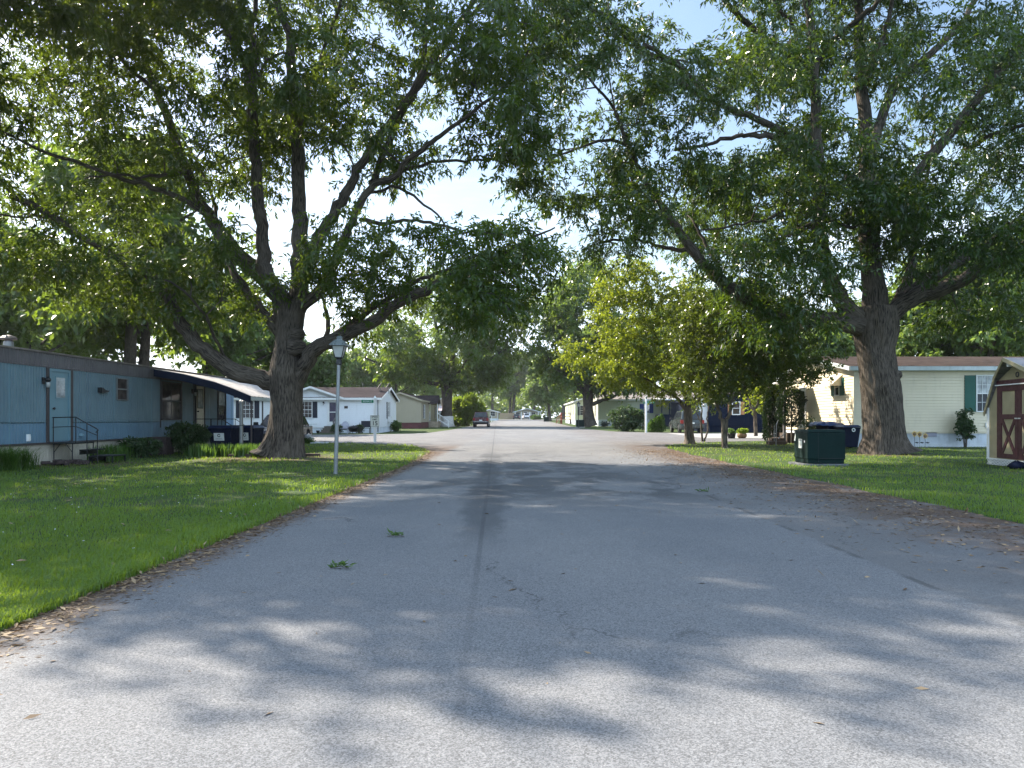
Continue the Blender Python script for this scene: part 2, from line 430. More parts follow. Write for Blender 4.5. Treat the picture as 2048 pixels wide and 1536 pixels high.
def lettering(parent, txt, size, M, m='ink', name='lettering', sx=1.0):
    cu = bpy.data.curves.new('t', 'FONT'); cu.body = txt; cu.size = size; cu.align_x = 'CENTER'; cu.align_y = 'CENTER'; cu.extrude = .002; cu.offset = size * .012
    to = bpy.data.objects.new('t', cu); C.objects.link(to)
    bpy.context.view_layer.update()
    me = bpy.data.meshes.new_from_object(to.evaluated_get(bpy.context.evaluated_depsgraph_get()))
    bpy.data.objects.remove(to)
    inv = WM[parent.name].inverted()
    T = inv @ M @ Matrix.Rotation(PI / 2, 4, 'X') @ Matrix.Diagonal((sx, 1, 1, 1))
    me.transform(T); me.materials.clear(); me.materials.append(MT[m])
    o = bpy.data.objects.new(name, me); C.objects.link(o); o.parent = parent; WM[o.name] = WM[parent.name]
    return o

# ------------------------------------------------------------------ foliage
def leaf_object(name, P, D, L, W, m, parent, rng, upb=.6, tint=None, fold=0.0):
    N = len(P)
    D = D / np.maximum(1e-6, np.linalg.norm(D, axis=1, keepdims=True))
    ref = rng.normal(size=(N, 3)) * (1 - upb) + np.array([0, 0, upb])
    S = np.cross(D, ref); S /= np.maximum(1e-6, np.linalg.norm(S, axis=1, keepdims=True))
    L = np.asarray(L).reshape(-1, 1) * np.ones((N, 1)); W = np.asarray(W).reshape(-1, 1) * np.ones((N, 1))
    V = np.empty((N, 4, 3))
    V[:, 0] = P; mid = P + D * L * .42
    V[:, 1] = mid + S * W * .5; V[:, 3] = mid - S * W * .5
    V[:, 2] = P + D * L - np.array([0, 0, 1.0]) * L * .12
    if parent is not None:
        inv = np.array(WM[parent.name].inverted())
        V = V @ inv[:3, :3].T + inv[:3, 3]
    me = bpy.data.meshes.new(name)
    me.vertices.add(N * 4); me.vertices.foreach_set('co', V.reshape(-1).astype(np.float32))
    me.loops.add(N * 4); me.loops.foreach_set('vertex_index', np.arange(N * 4, dtype=np.int32))
    me.polygons.add(N); me.polygons.foreach_set('loop_start', np.arange(0, N * 4, 4, dtype=np.int32))
    at_ = me.attributes.new('tint', 'FLOAT', 'FACE')
    if tint is None: tint = rng.random(N)
    at_.data.foreach_set('value', np.asarray(tint, dtype=np.float32))
    me.update(calc_edges=True)
    me.materials.append(MT[m] if isinstance(m, str) else m)
    o = bpy.data.objects.new(name, me); C.objects.link(o)
    if parent is not None: o.parent = parent; WM[o.name] = WM[parent.name]
    else: WM[o.name] = Matrix()
    return o
def unit(rng, n):
    v = rng.normal(size=(n, 3)); return v / np.linalg.norm(v, axis=1, keepdims=True)
def spray(cent, per, R, rng, droop=.45, flat=.65, twigs=9):
    """leaves set along short twigs that radiate from every cluster centre"""
    n = len(cent); T = unit(rng, n * twigs).reshape(n, twigs, 3); T[:, :, 2] *= flat
    ci = np.repeat(np.arange(n), per); ti = rng.integers(0, twigs, n * per)
    t = rng.random(n * per) ** .75
    Rr = (R * (.7 + .6 * rng.random(n)))[ci]
    d = T[ci, ti]
    P = cent[ci] + d * (t * Rr)[:, None] - np.array([0, 0, 1.0]) * (.22 * t ** 2 * Rr)[:, None] + rng.normal(size=(n * per, 3)) * .05 * R
    D = d * .55 + unit(rng, n * per) * .75 - np.array([0, 0, droop])
    ct = rng.random(n)
    tint = np.clip(.25 + .5 * rng.random(n * per) + .5 * (ct[ci] - .5), 0, 1)
    return P, D, tint
def smooth_poly(pts, k=4):
    """Catmull-Rom through the points"""
    P = [Vector(p) for p in pts]; out = []
    for i in range(len(P) - 1):
        a, b, c, d = P[max(i - 1, 0)], P[i], P[i + 1], P[min(i + 2, len(P) - 1)]
        for j in range(k):
            t = j / k
            out.append(.5 * ((2 * b) + (c - a) * t + (2 * a - 5 * b + 4 * c - d) * t * t + (3 * b - a - 3 * c + d) * t ** 3))
    out.append(P[-1]); return out

def grow(mb, nodesP, nodesR, cents, rng, rmax=.10, sides=5, wig=.12):
    """connect each cluster centre to the nearest bit of branch already grown"""
    P = np.array(nodesP); R = np.array(nodesR)
    d0 = np.array([np.min(np.linalg.norm(P - c, axis=1)) for c in cents])
    for i in np.argsort(d0):
        c = cents[i]
        dv = c - P; dist = np.linalg.norm(dv, axis=1)
        k = int(np.argmin(dist + np.where(R < .018, .5, 0) + .35 * np.maximum(0, -dv[:, 2])))
        a = P[k]; l = dist[k]
        if l < .25: continue
        ns = max(2, int(l / .55))
        r0 = min(rmax, R[k] * .7, .012 + .014 * l)
        side = unit(rng, 1)[0]; side -= (side @ dv[k]) / (l * l) * dv[k]
        pts = []; rr = []
        for j in range(ns + 1):
            t = j / ns
            p = a + (c - a) * t + side * l * wig * math.sin(PI * t) * 1.0 + np.array([0, 0, 1]) * l * .10 * math.sin(PI * t) + rng.normal(size=3) * .03 * (0 < j < ns)
            pts.append(p); rr.append(r0 * (1 - .72 * t) + .002)
        mb.tube([Vector(q) for q in pts], rr, sides if r0 > .03 else 4, cap=False)
        P = np.vstack([P, pts[1:]]); R = np.concatenate([R, rr[1:]])
    return P, R

def clump_noise(p, s, seed):
    from mathutils import noise
    return noise.noise(Vector((p[0] * s + seed, p[1] * s + seed * 2.3, p[2] * s)))
def fill_blobs(blobs, n, rng, seed=0, gaps=(), thr=-.12, shell=.35, sfreq=.33):
    """blobs: world ellipsoids (cx,cy,cz,rx,ry,rz,weight)"""
    w = np.array([b[6] for b in blobs], float); w /= w.sum(); out = []
    tries = 0
    while len(out) < n and tries < n * 40:
        tries += 1
        b = blobs[rng.choice(len(blobs), p=w)]
        u = unit(rng, 1)[0] * (shell + (1 - shell) * rng.random()) ** .6
        p = np.array(b[:3]) + u * np.array(b[3:6])
        if p[2] < 1.9: continue
        if clump_noise(p, sfreq, seed) < thr: continue
        bad = False
        for (gx_, gy_, grx, gry) in gaps:
            q = VX + p[0] * F / p[1], VY - (p[2] - H) * F / p[1]
            if ((q[0] - gx_) / grx) ** 2 + ((q[1] - gy_) / gry) ** 2 < 1 and rng.random() < .93: bad = True; break
        if bad: continue
        if out and np.min(np.linalg.norm(np.array(out) - p, axis=1)) < .55: continue
        out.append(p)
    return np.array(out)
# ------------------------------------------------------------------ the big street trees
def limb_pts(poly, D, dy):
    n = len(poly); L = [0]
    for i in range(1, n): L.append(L[-1] + math.dist(poly[i], poly[i - 1]))
    return [at(p[0], p[1], D + dy * (l / L[-1]) ** 1.15) for p, l in zip(poly, L)]

def big_tree(name, label, base_px, D, trunk, limbs, blobs, n_cl, per, R, seed, gaps=(), leaf='oak_leaf', LW=(.19, .055), group=None, bark='bark', flare=1.0, sides=16, knots=(), thr=-.12, catkins=0):
    from mathutils import noise as ns_
    rng = np.random.default_rng(seed)
    b = at(*base_px, D); b.z = gz(D)
    T = thing(name, label, 'tree', (b.x, D, b.z), 0, group)
    mb = MB(); NP, NR = [], []
    pts = [at(x, y, D) for x, y, w in trunk]; rad = [w * D / F / 2 for x, y, w in trunk]
    K = 14 if sides > 10 else 5; sp = smooth_poly(pts, K); sr = []
    for i in range(len(rad) - 1):
        for j in range(K): sr.append(rad[i] + (rad[i + 1] - rad[i]) * j / K)
    sr.append(rad[-1])
    ph = rng.random() * 6
    def rf(i, a):
        h = sp[i].z - b.z
        f = max(0, 1 - h / 1.1) ** 2 * .15 * flare
        v = 1 + f * math.cos(5 * a + ph) + f * .6 * math.cos(3 * a + 2 * ph) + .02 * math.sin(7 * a + h * 3) + .03 * math.sin(2 * a + h * 2.1)
        return v + (.055 * ns_.noise(Vector((math.cos(a) * 7, math.sin(a) * 7, h * 1.7 + seed))) + .04 * ns_.noise(Vector((math.cos(a) * 2.2, math.sin(a) * 2.2, h * 1.1 + seed * 2))) if K > 5 else 0)
    mb.tube(sp, sr, 84 if K > 5 else sides * 2, rfun=rf)
    for p, r in list(zip(sp, sr))[len(sp) // 2::max(1, K // 5)]: NP.append(p); NR.append(r)
    for poly, w0, w1, dy in limbs:
        lp = smooth_poly(limb_pts(poly, D, dy), 4)
        m = len(lp); r0, r1 = w0 * D / F / 2, w1 * D / F / 2
        rr = [r0 + (r1 - r0) * (i / (m - 1)) ** .8 for i in range(m)]
        lp = [p + Vector(rng.normal(size=3) * .025) if 0 < i < m - 1 else p for i, p in enumerate(lp)]
        ph2 = rng.random() * 6
        mb.tube(lp, rr, sides if r0 > .1 else 8, rfun=lambda i, a: 1 + .05 * math.sin(2 * a + i * .7 + ph2) + .03 * math.sin(5 * a + i))
        NP += lp[2:]; NR += rr[2:]
    for (x, y, dy, r) in knots:
        c = at(x, y, D + dy)
        mb.tube([c - Vector((r * .9, 0, 0)), c - Vector((r * .1, 0, 0)), c + Vector((r * .6, 0, 0)), c + Vector((r * .9, 0, -.01))], [r * 1.0, r * .95, r * .62, r * .1], 10)
    cents = fill_blobs(blobs, n_cl, rng, seed, gaps, thr)
    grow(mb, NP, NR, cents, rng)
    mb.build('trunk', bark, T, smooth=True)
    P, Dv, tint = spray(cents, per, R, rng)
    leaf_object('crown', P, Dv, LW[0] * (.55 + .8 * rng.random(len(P))), LW[1] * (.7 + .6 * rng.random(len(P))), leaf, T, rng, .4, tint)
    if catkins:
        k = rng.choice(len(cents), catkins, replace=True); q = cents[k] + unit(rng, catkins) * .6; P = np.repeat(q, 9, 0) + rng.normal(size=(catkins * 9, 3)) * .05
        Dv = rng.normal(size=(len(P), 3)) * .25 - np.array([0, 0, 1.0]); leaf_object('catkins', P, Dv, .10 + .07 * rng.random(len(P)), .022, 'dead_leaf', T, rng, .1, .4 * rng.random(len(P)))
    return T

def pb(x, y, D, rx, ry, rd, w=None):
    c = at(x, y, D); s = D / F
    return (c.x, c.y, c.z, rx * s, rd, ry * s, w if w else rx * ry * rd / 1e5)

def oak_left():
    D = 24.0
    trunk = [(563, 917, 100), (566, 905, 84), (570, 880, 72), (572, 850, 65), (573, 800, 62), (573, 770, 66), (574, 745, 70), (576, 715, 58), (577, 690, 52), (578, 660, 51), (580, 635, 54), (584, 605, 58)]
    limbs = [
        ([(560, 770), (520, 757), (470, 741), (425, 714), (390, 682), (362, 645), (340, 603), (318, 570), (290, 545), (239, 518), (171, 479), (102, 430), (30, 395)], 40, 9, -2.5),
        ([(578, 660), (566, 615), (550, 582), (520, 546), (478, 510), (441, 468), (420, 434), (396, 396), (375, 346), (345, 265), (312, 180), (280, 80), (260, -40)], 46, 10, 2.0),
        ([(562, 668), (530, 628), (502, 592), (472, 554), (448, 505), (437, 455), (420, 380), (380, 300), (330, 240)], 24, 3, 4.5),
        ([(545, 575), (531, 535), (526, 500), (523, 451), (518, 400), (512, 330), (506, 250), (504, 168)], 30, 19, -.8),
        ([(504, 180), (493, 140), (465, 80), (437, 36), (410, -50), (390, -160)], 17, 6, -1.5),
        ([(504, 180), (512, 120), (505, 60), (512, -20), (505, -140), (500, -260)], 15, 6, 1.0),
        ([(510, 165), (525, 135), (552, 112), (582, 100), (620, 60)], 8, 3, -1.2),
        ([(584, 640), (596, 600), (600, 540), (601, 480), (598, 400), (595, 320), (591, 240), (585, 150), (577, 70), (556, 10), (540, -120), (530, -260)], 44, 9, 1.0),
        ([(592, 615), (612, 545), (634, 485), (655, 450), (675, 414), (700, 375), (722, 330), (760, 270), (810, 200), (860, 130), (910, 60), (960, -20)], 30, 8, -2.0),
        ([(600, 250), (620, 170), (650, 90), (680, 10), (700, -90)], 12, 4, -2.5),
        ([(590, 618), (625, 598), (650, 562), (672, 520), (690, 475), (712, 430), (738, 378), (795, 346), (845, 295), (880, 272), (935, 232), (1000, 180), (1045, 120), (1085, 40)], 26, 2, -4.0),
        ([(742, 372), (770, 300), (805, 225), (840, 164), (852, 60), (856, -20), (860, -140)], 15, 6, -2.0),
        ([(805, 225), (840, 150), (900, 70), (960, 10), (1010, -60)], 10, 4, -3.5),
        ([(835, 180), (880, 130), (940, 70), (1020, 20)], 8, 3, -1.0),
        ([(720, 440), (770, 446), (820, 441), (873, 447), (928, 464), (1000, 470), (1060, 460)], 9, 3, -4.0),
        ([(800, 345), (860, 325), (930, 322), (985, 318), (1040, 330)], 8, 3, -2.0),
        ([(740, 385), (800, 375), (850, 410), (890, 450), (930, 490)], 7, 2.5, -2.5),
        ([(588, 765), (606, 738), (622, 708), (650, 688), (683, 674), (748, 641), (796, 606), (852, 582), (894, 556), (930, 538), (965, 525), (1010, 505), (1060, 478), (1110, 455)], 38, 2.5, -4.0),
        ([(640, 694), (690, 655), (745, 618), (800, 583), (860, 552), (920, 528), (970, 505)], 18, 2.5, -2.5),
        ([(648, 684), (655, 650), (652, 615), (640, 585), (648, 540)], 12, 4, 1.5),
        ([(900, 556), (960, 560), (1000, 590), (1020, 620)], 7, 2.5, -4.5),
        ([(470, 741), (440, 700), (420, 650), (380, 590), (330, 560)], 9, 3, -3.5),
        ([(375, 346), (330, 350), (280, 355), (230, 350), (170, 358)], 9, 3, -2.0),
        ([(420, 434), (370, 400), (310, 375), (250, 360), (170, 330), (80, 300), (0, 260)], 14, 4, -3.0),
        ([(290, 545), (250, 522), (190, 520), (120, 525), (50, 515)], 7, 2.5, -2.0),
        ([(171, 479), (110, 440), (50, 432), (-20, 430)], 7, 3, -2.5),
        ([(312, 180), (250, 130), (200, 60), (150, -30)], 10, 4, -2.0),
    ]
    bl = [pb(330, 190, D, 330, 230, 5.5), pb(90, 300, D, 260, 260, 5), pb(560, 60, D, 380, 230, 6), pb(800, 190, D - 1, 260, 170, 4.5), pb(690, 270, D - .5, 170, 140, 3, .8),
          pb(850, 500, D - 2, 270, 85, 3, 1.5), pb(1010, 510, D - 3, 130, 90, 2.2, .8), (-7.5, 18.6, 14.6, 4.8, 4.2, 3.0, 2.3), (-12.5, 20, 13.5, 4, 4, 3, 1.8), (-12, 17.3, 13.8, 3.4, 3.2, 1.8, 1.6), (-8, 22, 17, 6, 5, 2.6, 1.5), pb(1050, 250, D - 3, 60, 60, 2, .5), pb(1060, -40, D - 3, 120, 80, 2.5, .9), pb(400, 560, D, 170, 90, 3, 1.5), pb(190, 540, D - 1, 190, 60, 3, 1.2), pb(720, 560, D, 120, 80, 2.5, .8), pb(456, 762, D - 1.2, 24, 18, .7, .05),  # plain tuples: unseen crown above the view, added to shade the road
          pb(1000, 150, D - 3, 130, 170, 3, 1.7), pb(560, -230, D, 430, 220, 6.5), pb(840, 340, D - 2, 180, 60, 2.5, .7), pb(480, 430, D + 1, 150, 110, 3, .8), pb(950, 610, D - 4, 110, 50, 1.5, .5), pb(690, 640, D, 70, 55, 1.5, .2)]
    gaps = [(375, 750, 72, 50), (500, 690, 60, 60), (690, 345, 75, 65), (640, 470, 40, 60), (640, 400, 45, 40), (630, 650, 34, 40), (990, 375, 190, 58), (830, 420, 120, 26), (1030, 60, 40, 35), (760, 100, 34, 60), (520, 620, 26, 55), (1082, 190, 26, 80), (740, 420, 40, 25), (620, 300, 30, 40)]
    return big_tree('oak_tree', 'huge spreading oak with thick forked trunk on the left lawn beside the lamp post', (563, 915), D, trunk, limbs, bl, 1150, 235, .95, 11, gaps,
                    group='old oaks lining the street', knots=[(598, 668, -.2, .22), (597, 695, -.25, .3)])

def oak_off_frame():
    """the next oak of the row, left of the lens: its boughs throw the shade on the near lawn and road"""
    D = 9.0; rng = np.random.default_rng(91); x, y = -19.2, 14.5
    T = thing('oak_tree', 'oak whose dark leafy boughs hang into the top left corner, its trunk out of sight', 'tree', (x, y, 0), 0, 'old oaks lining the street')
    mb = MB(); NP, NR = [], []
    tp = smooth_poly([(x, y, -.1), (x, y, 1.2), (x + .1, y, 3.6), (x + .2, y + .1, 7), (x + .3, y, 11), (x + .2, y, 15)], 4); rr = [.75 * (1 - .8 * i / (len(tp) - 1)) for i in range(len(tp))]
    mb.tube(tp, rr, 16); NP += tp[8:]; NR += rr[8:]
    for k in range(9):
        a = k * 2.4 + .4; z = 3.4 + .8 * k; q = 6.5 - .25 * k
        lp = smooth_poly([(x, y, z), (x + .5 * q * math.cos(a), y + .5 * q * math.sin(a), z + 2), (x + q * math.cos(a), y + q * math.sin(a), z + 3.2)], 4); r2 = [.2 * (1 - .8 * i / (len(lp) - 1)) for i in range(len(lp))]
        mb.tube(lp, r2, 8); NP += lp[2:]; NR += r2[2:]
    bl = OFFBLOBS
    cents = fill_blobs(bl, 400, rng, 6, thr=-.1)
    low = []      # unseen boughs added, front edge shaped to shade the near road
    for gx_ in np.arange(-13.2, -6.6, .5):
        front = np.interp(gx_, [-13.2, -12.4, -11.6, -10.9, -10.3, -9.6, -9.0, -8.2, -7.4, -6.6], [13.4, 12.7, 12.0, 11.3, 11.7, 12.5, 12.0, 12.6, 13.1, 13.6])
        for gy_ in np.arange(front + .35, 16.4, .55):
            if rng.random() < .86 and clump_noise((gx_, gy_, 0), .9, 4) > -.42: low.append((gx_ + rng.normal() * .16, gy_ + rng.normal() * .16, 11 + 1.0 * rng.random()))
    cents = np.concatenate([cents, np.array(low)])
    grow(mb, NP, NR, cents, rng); mb.build('trunk', 'bark', T, smooth=True)
    P, Dv, t = spray(cents, 210, .98, rng); leaf_object('crown', P, Dv, .2 * (.7 + .6 * rng.random(len(P))), .07, 'oak_leaf', T, rng, .5, t)
OFFBLOBS = [(-19.5, 18.6, 11, 6.2, 5.4, 4.2, 3), (-13, 16.8, 12, 3.8, 3.0, 2.4, 1.4), (-12.8, 15, 10.5, 2.2, 2.0, 1.4, .4)]

def oak_right():
    D = 26.4
    trunk = [(1772, 908, 112), (1770, 896, 92), (1769, 875, 80), (1767, 850, 75), (1764, 810, 74), (1761, 775, 76), (1756, 735, 72), (1751, 700, 71), (1751, 672, 80), (1752, 645, 84), (1752, 615, 74)]
    limbs = [
        ([(1745, 665), (1715, 652), (1675, 642), (1630, 640), (1580, 632), (1530, 612), (1483, 590), (1440, 560), (1405, 525), (1376, 485), (1345, 445), (1317, 403), (1290, 360), (1255, 290), (1230, 220)], 46, 4, -3.5),
        ([(1400, 520), (1375, 500), (1350, 500), (1310, 490), (1260, 478), (1200, 485)], 12, 4, -1.5),
        ([(1440, 560), (1430, 520), (1405, 480), (1385, 440)], 12, 4, .8),
        ([(1740, 655), (1700, 625), (1676, 590), (1656, 550), (1645, 510), (1640, 470), (1637, 400), (1635, 330), (1632, 256), (1630, 146), (1621, 55), (1610, -20), (1600, -150)], 40, 13, -2.2),
        ([(1622, 150), (1590, 120), (1555, 95), (1520, 68), (1483, 37), (1440, -10), (1390, -80)], 17, 8, -2.0),
        ([(1632, 128), (1655, 90), (1700, 50), (1745, 12), (1780, -40)], 15, 7, -2.5),
        ([(1634, 345), (1600, 318), (1575, 300), (1548, 276), (1510, 270), (1483, 272), (1440, 280), (1410, 290), (1350, 300)], 15, 5, -2.5),
        ([(1636, 400), (1585, 410), (1530, 440), (1470, 450), (1400, 460)], 8, 3, -2.5),
        ([(1624, 150), (1600, 110), (1585, 50), (1550, 5), (1530, -40)], 9, 5, -1),
        ([(1752, 640), (1748, 585), (1740, 520), (1738, 456), (1736, 390), (1734, 310), (1728, 220), (1720, 146), (1718, 50), (1712, -60), (1705, -220)], 52, 13, 1.5),
        ([(1734, 160), (1752, 110), (1768, 70), (1786, 0), (1800, -80)], 13, 6, -1),
        ([(1742, 440), (1772, 402), (1812, 378), (1845, 335), (1880, 290), (1935, 226), (1965, 185), (1994, 150), (2045, 92), (2110, 10)], 24, 13, -1.5),
        ([(1736, 330), (1762, 240), (1790, 168), (1815, 140), (1850, 118), (1890, 80), (1921, 47), (1950, 0), (1990, -80)], 22, 9, 2.5),
        ([(1770, 640), (1800, 595), (1820, 545), (1828, 490), (1835, 440), (1846, 385), (1860, 320), (1870, 250)], 27, 4, 3.0),
        ([(1765, 655), (1800, 612), (1845, 590), (1900, 572), (1960, 542), (2010, 515), (2060, 485), (2140, 420)], 40, 16, -2.5),
        ([(1800, 600), (1845, 565), (1900, 535), (1957, 500), (2005, 470), (2048, 432), (2110, 390)], 26, 12, 1.5),
        ([(1930, 300), (1990, 270), (2048, 250), (2120, 240)], 10, 5, -3.0),
        ([(1350, 125), (1300, 110), (1250, 70), (1200, 30), (1150, 0), (1100, -50)], 12, 6, -3.0),
        ([(1430, 205), (1385, 160), (1340, 120), (1290, 90)], 14, 8, -3.0),
        ([(1632, 300), (1540, 250), (1480, 225), (1420, 200), (1350, 160)], 14, 9, -3.0),
        ([(1255, 290), (1210, 280), (1150, 300), (1090, 320)], 8, 3, -2.5),
        ([(1317, 403), (1260, 390), (1200, 395), (1130, 400)], 8, 3, -1.5),
        ([(1255, 290), (1230, 220), (1180, 160), (1130, 120)], 8, 3, -2),
        ([(1556, 95), (1480, 120), (1400, 125), (1330, 120)], 9, 3, -2),
        ([(1740, 470), (1690, 450), (1640, 440), (1580, 470), (1540, 480)], 9, 3, -3),
    ]
    bl = [pb(1480, 250, D - 2, 260, 200, 4.5), pb(1800, 250, D - 1, 300, 230, 5.5), pb(1230, 170, D - 2.5, 200, 160, 3.5), pb(1150, 330, D - 2, 140, 110, 2.5, 1.3), pb(1140, 80, D - 2.5, 110, 130, 2.5, 1.2), pb(1900, 470, D - 1, 210, 110, 3.5, 2.0),
          pb(1560, 540, D - 1.5, 170, 80, 3, 1.5), pb(1360, 400, D - 2, 150, 80, 2.5, 1.2), pb(1620, 0, D, 380, 170, 5.5), pb(1650, -230, D, 420, 210, 6), pb(2120, 250, D, 150, 320, 5), pb(1700, 420, D - 2, 180, 120, 2.5, 1.4),
          pb(1240, 455, D - 2.5, 120, 60, 2, .7), pb(1580, 640, D - 2, 120, 26, 1.5, .3), pb(1970, 620, D + 1, 110, 35, 2, .3), pb(1270, -20, D - 2, 250, 100, 3.5, 1.0), (7.3, 30.4, 9.6, 2.6, 2.2, 1.8, 1.3), (9.2, 34.6, 9.6, 2.6, 2.4, 1.5, 1.2)]
    gaps = [(1440, 60, 50, 60), (1555, 210, 50, 26), (1340, 380, 40, 40), (1090, 180, 20, 60), (1560, 400, 60, 22), (1650, 170, 30, 40), (1440, 430, 50, 25), (1330, 240, 26, 40), (1075, 260, 30, 50), (1130, 470, 60, 40), (1310, 40, 30, 40), (1690, 490, 30, 50), (1210, 420, 60, 25)]
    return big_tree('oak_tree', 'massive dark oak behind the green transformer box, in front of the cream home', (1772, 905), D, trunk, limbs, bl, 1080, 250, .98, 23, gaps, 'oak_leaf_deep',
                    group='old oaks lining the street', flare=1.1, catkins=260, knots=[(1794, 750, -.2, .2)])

def oak_whitewashed():
    D = 92.0
    trunk = [(895, 853, 27), (895, 845, 23), (894, 820, 21), (894, 790, 21), (894, 775, 24), (895, 760, 18)]
    limbs = [([(893, 776), (875, 768), (840, 761), (800, 745), (760, 728), (730, 715)], 11, 3, -3), ([(897, 775), (925, 758), (960, 735), (1000, 705), (1030, 690)], 12, 3, 2),
             ([(893, 770), (885, 730), (880, 690), (870, 640), (860, 600)], 13, 4, 2), ([(896, 765), (905, 720), (910, 670), (920, 620), (925, 580)], 13, 4, -2), ([(897, 770), (925, 735), (950, 690), (970, 650)], 9, 3, -3), ([(892, 765), (860, 735), (820, 700), (780, 670)], 9, 3, 2)]
    bl = [pb(880, 660, D, 130, 95, 8), pb(770, 690, D - 2, 80, 50, 5), pb(980, 690, D, 75, 60, 6), pb(900, 590, D, 100, 60, 6), pb(1000, 620, D, 70, 60, 5), pb(940, 750, D, 70, 26, 4, .3), pb(820, 740, D - 2, 60, 20, 4, .2)]
    T = big_tree('oak_tree', 'broad oak with a whitewashed trunk base beyond the beige home', (895, 853), D, trunk, limbs, bl, 480, 100, 1.5, 31, (), 'oak_leaf2', (.42, .2), 'old oaks lining the street', sides=8)
    b = at(895, 853, D); mb = MB()
    mb.lathe([(.98, -.05), (.80, .3), (.73, .7), (.70, 1.25)], (b.x + .0, D, gz(D)), 18)
    mb.build('whitewash_band', 'whitewash', T, smooth=True)
    return T
def oak_far_right():
    D = 90.0
    trunk = [(1181, 853, 32), (1178, 840, 24), (1176, 815, 20), (1176, 795, 21), (1175, 780, 19), (1174, 770, 16)]
    limbs = [([(1174, 790), (1150, 770), (1120, 745), (1095, 715), (1075, 690)], 12, 3, -2), ([(1177, 812), (1200, 802), (1225, 795), (1245, 780), (1265, 770)], 9, 3, -3), ([(1175, 780), (1170, 740), (1160, 690), (1150, 640), (1145, 590)], 13, 4, 2),
             ([(1176, 780), (1190, 740), (1200, 690), (1205, 640), (1210, 590)], 12, 4, 2), ([(1174, 785), (1140, 745), (1115, 700), (1090, 660)], 8, 3, 3)]
    bl = [pb(1170, 640, D, 90, 110, 7), pb(1110, 605, D, 70, 60, 5), pb(1110, 690, D, 60, 55, 5), pb(1250, 700, D, 80, 70, 6), pb(1180, 560, D, 60, 50, 5), pb(1150, 760, D, 60, 22, 4, .25), pb(1240, 770, D, 50, 14, 3, .12)]
    return big_tree('oak_tree', 'tall oak with a dark trunk in front of the sage green home', (1181, 853), D, trunk, limbs, bl, 470, 100, 1.5, 37, (), 'oak_leaf2', (.42, .2), 'old oaks lining the street', sides=8)

def small_tree(name, label, base, D, trunk, limbs, bl, n, per, R, seed, leaf, LW, **k):
    return big_tree(name, label, base, D, trunk, limbs, bl, n, per, R, seed, (), leaf, LW, bark='bark2', flare=.5, sides=8, thr=k.pop('thr', -.2), **k)

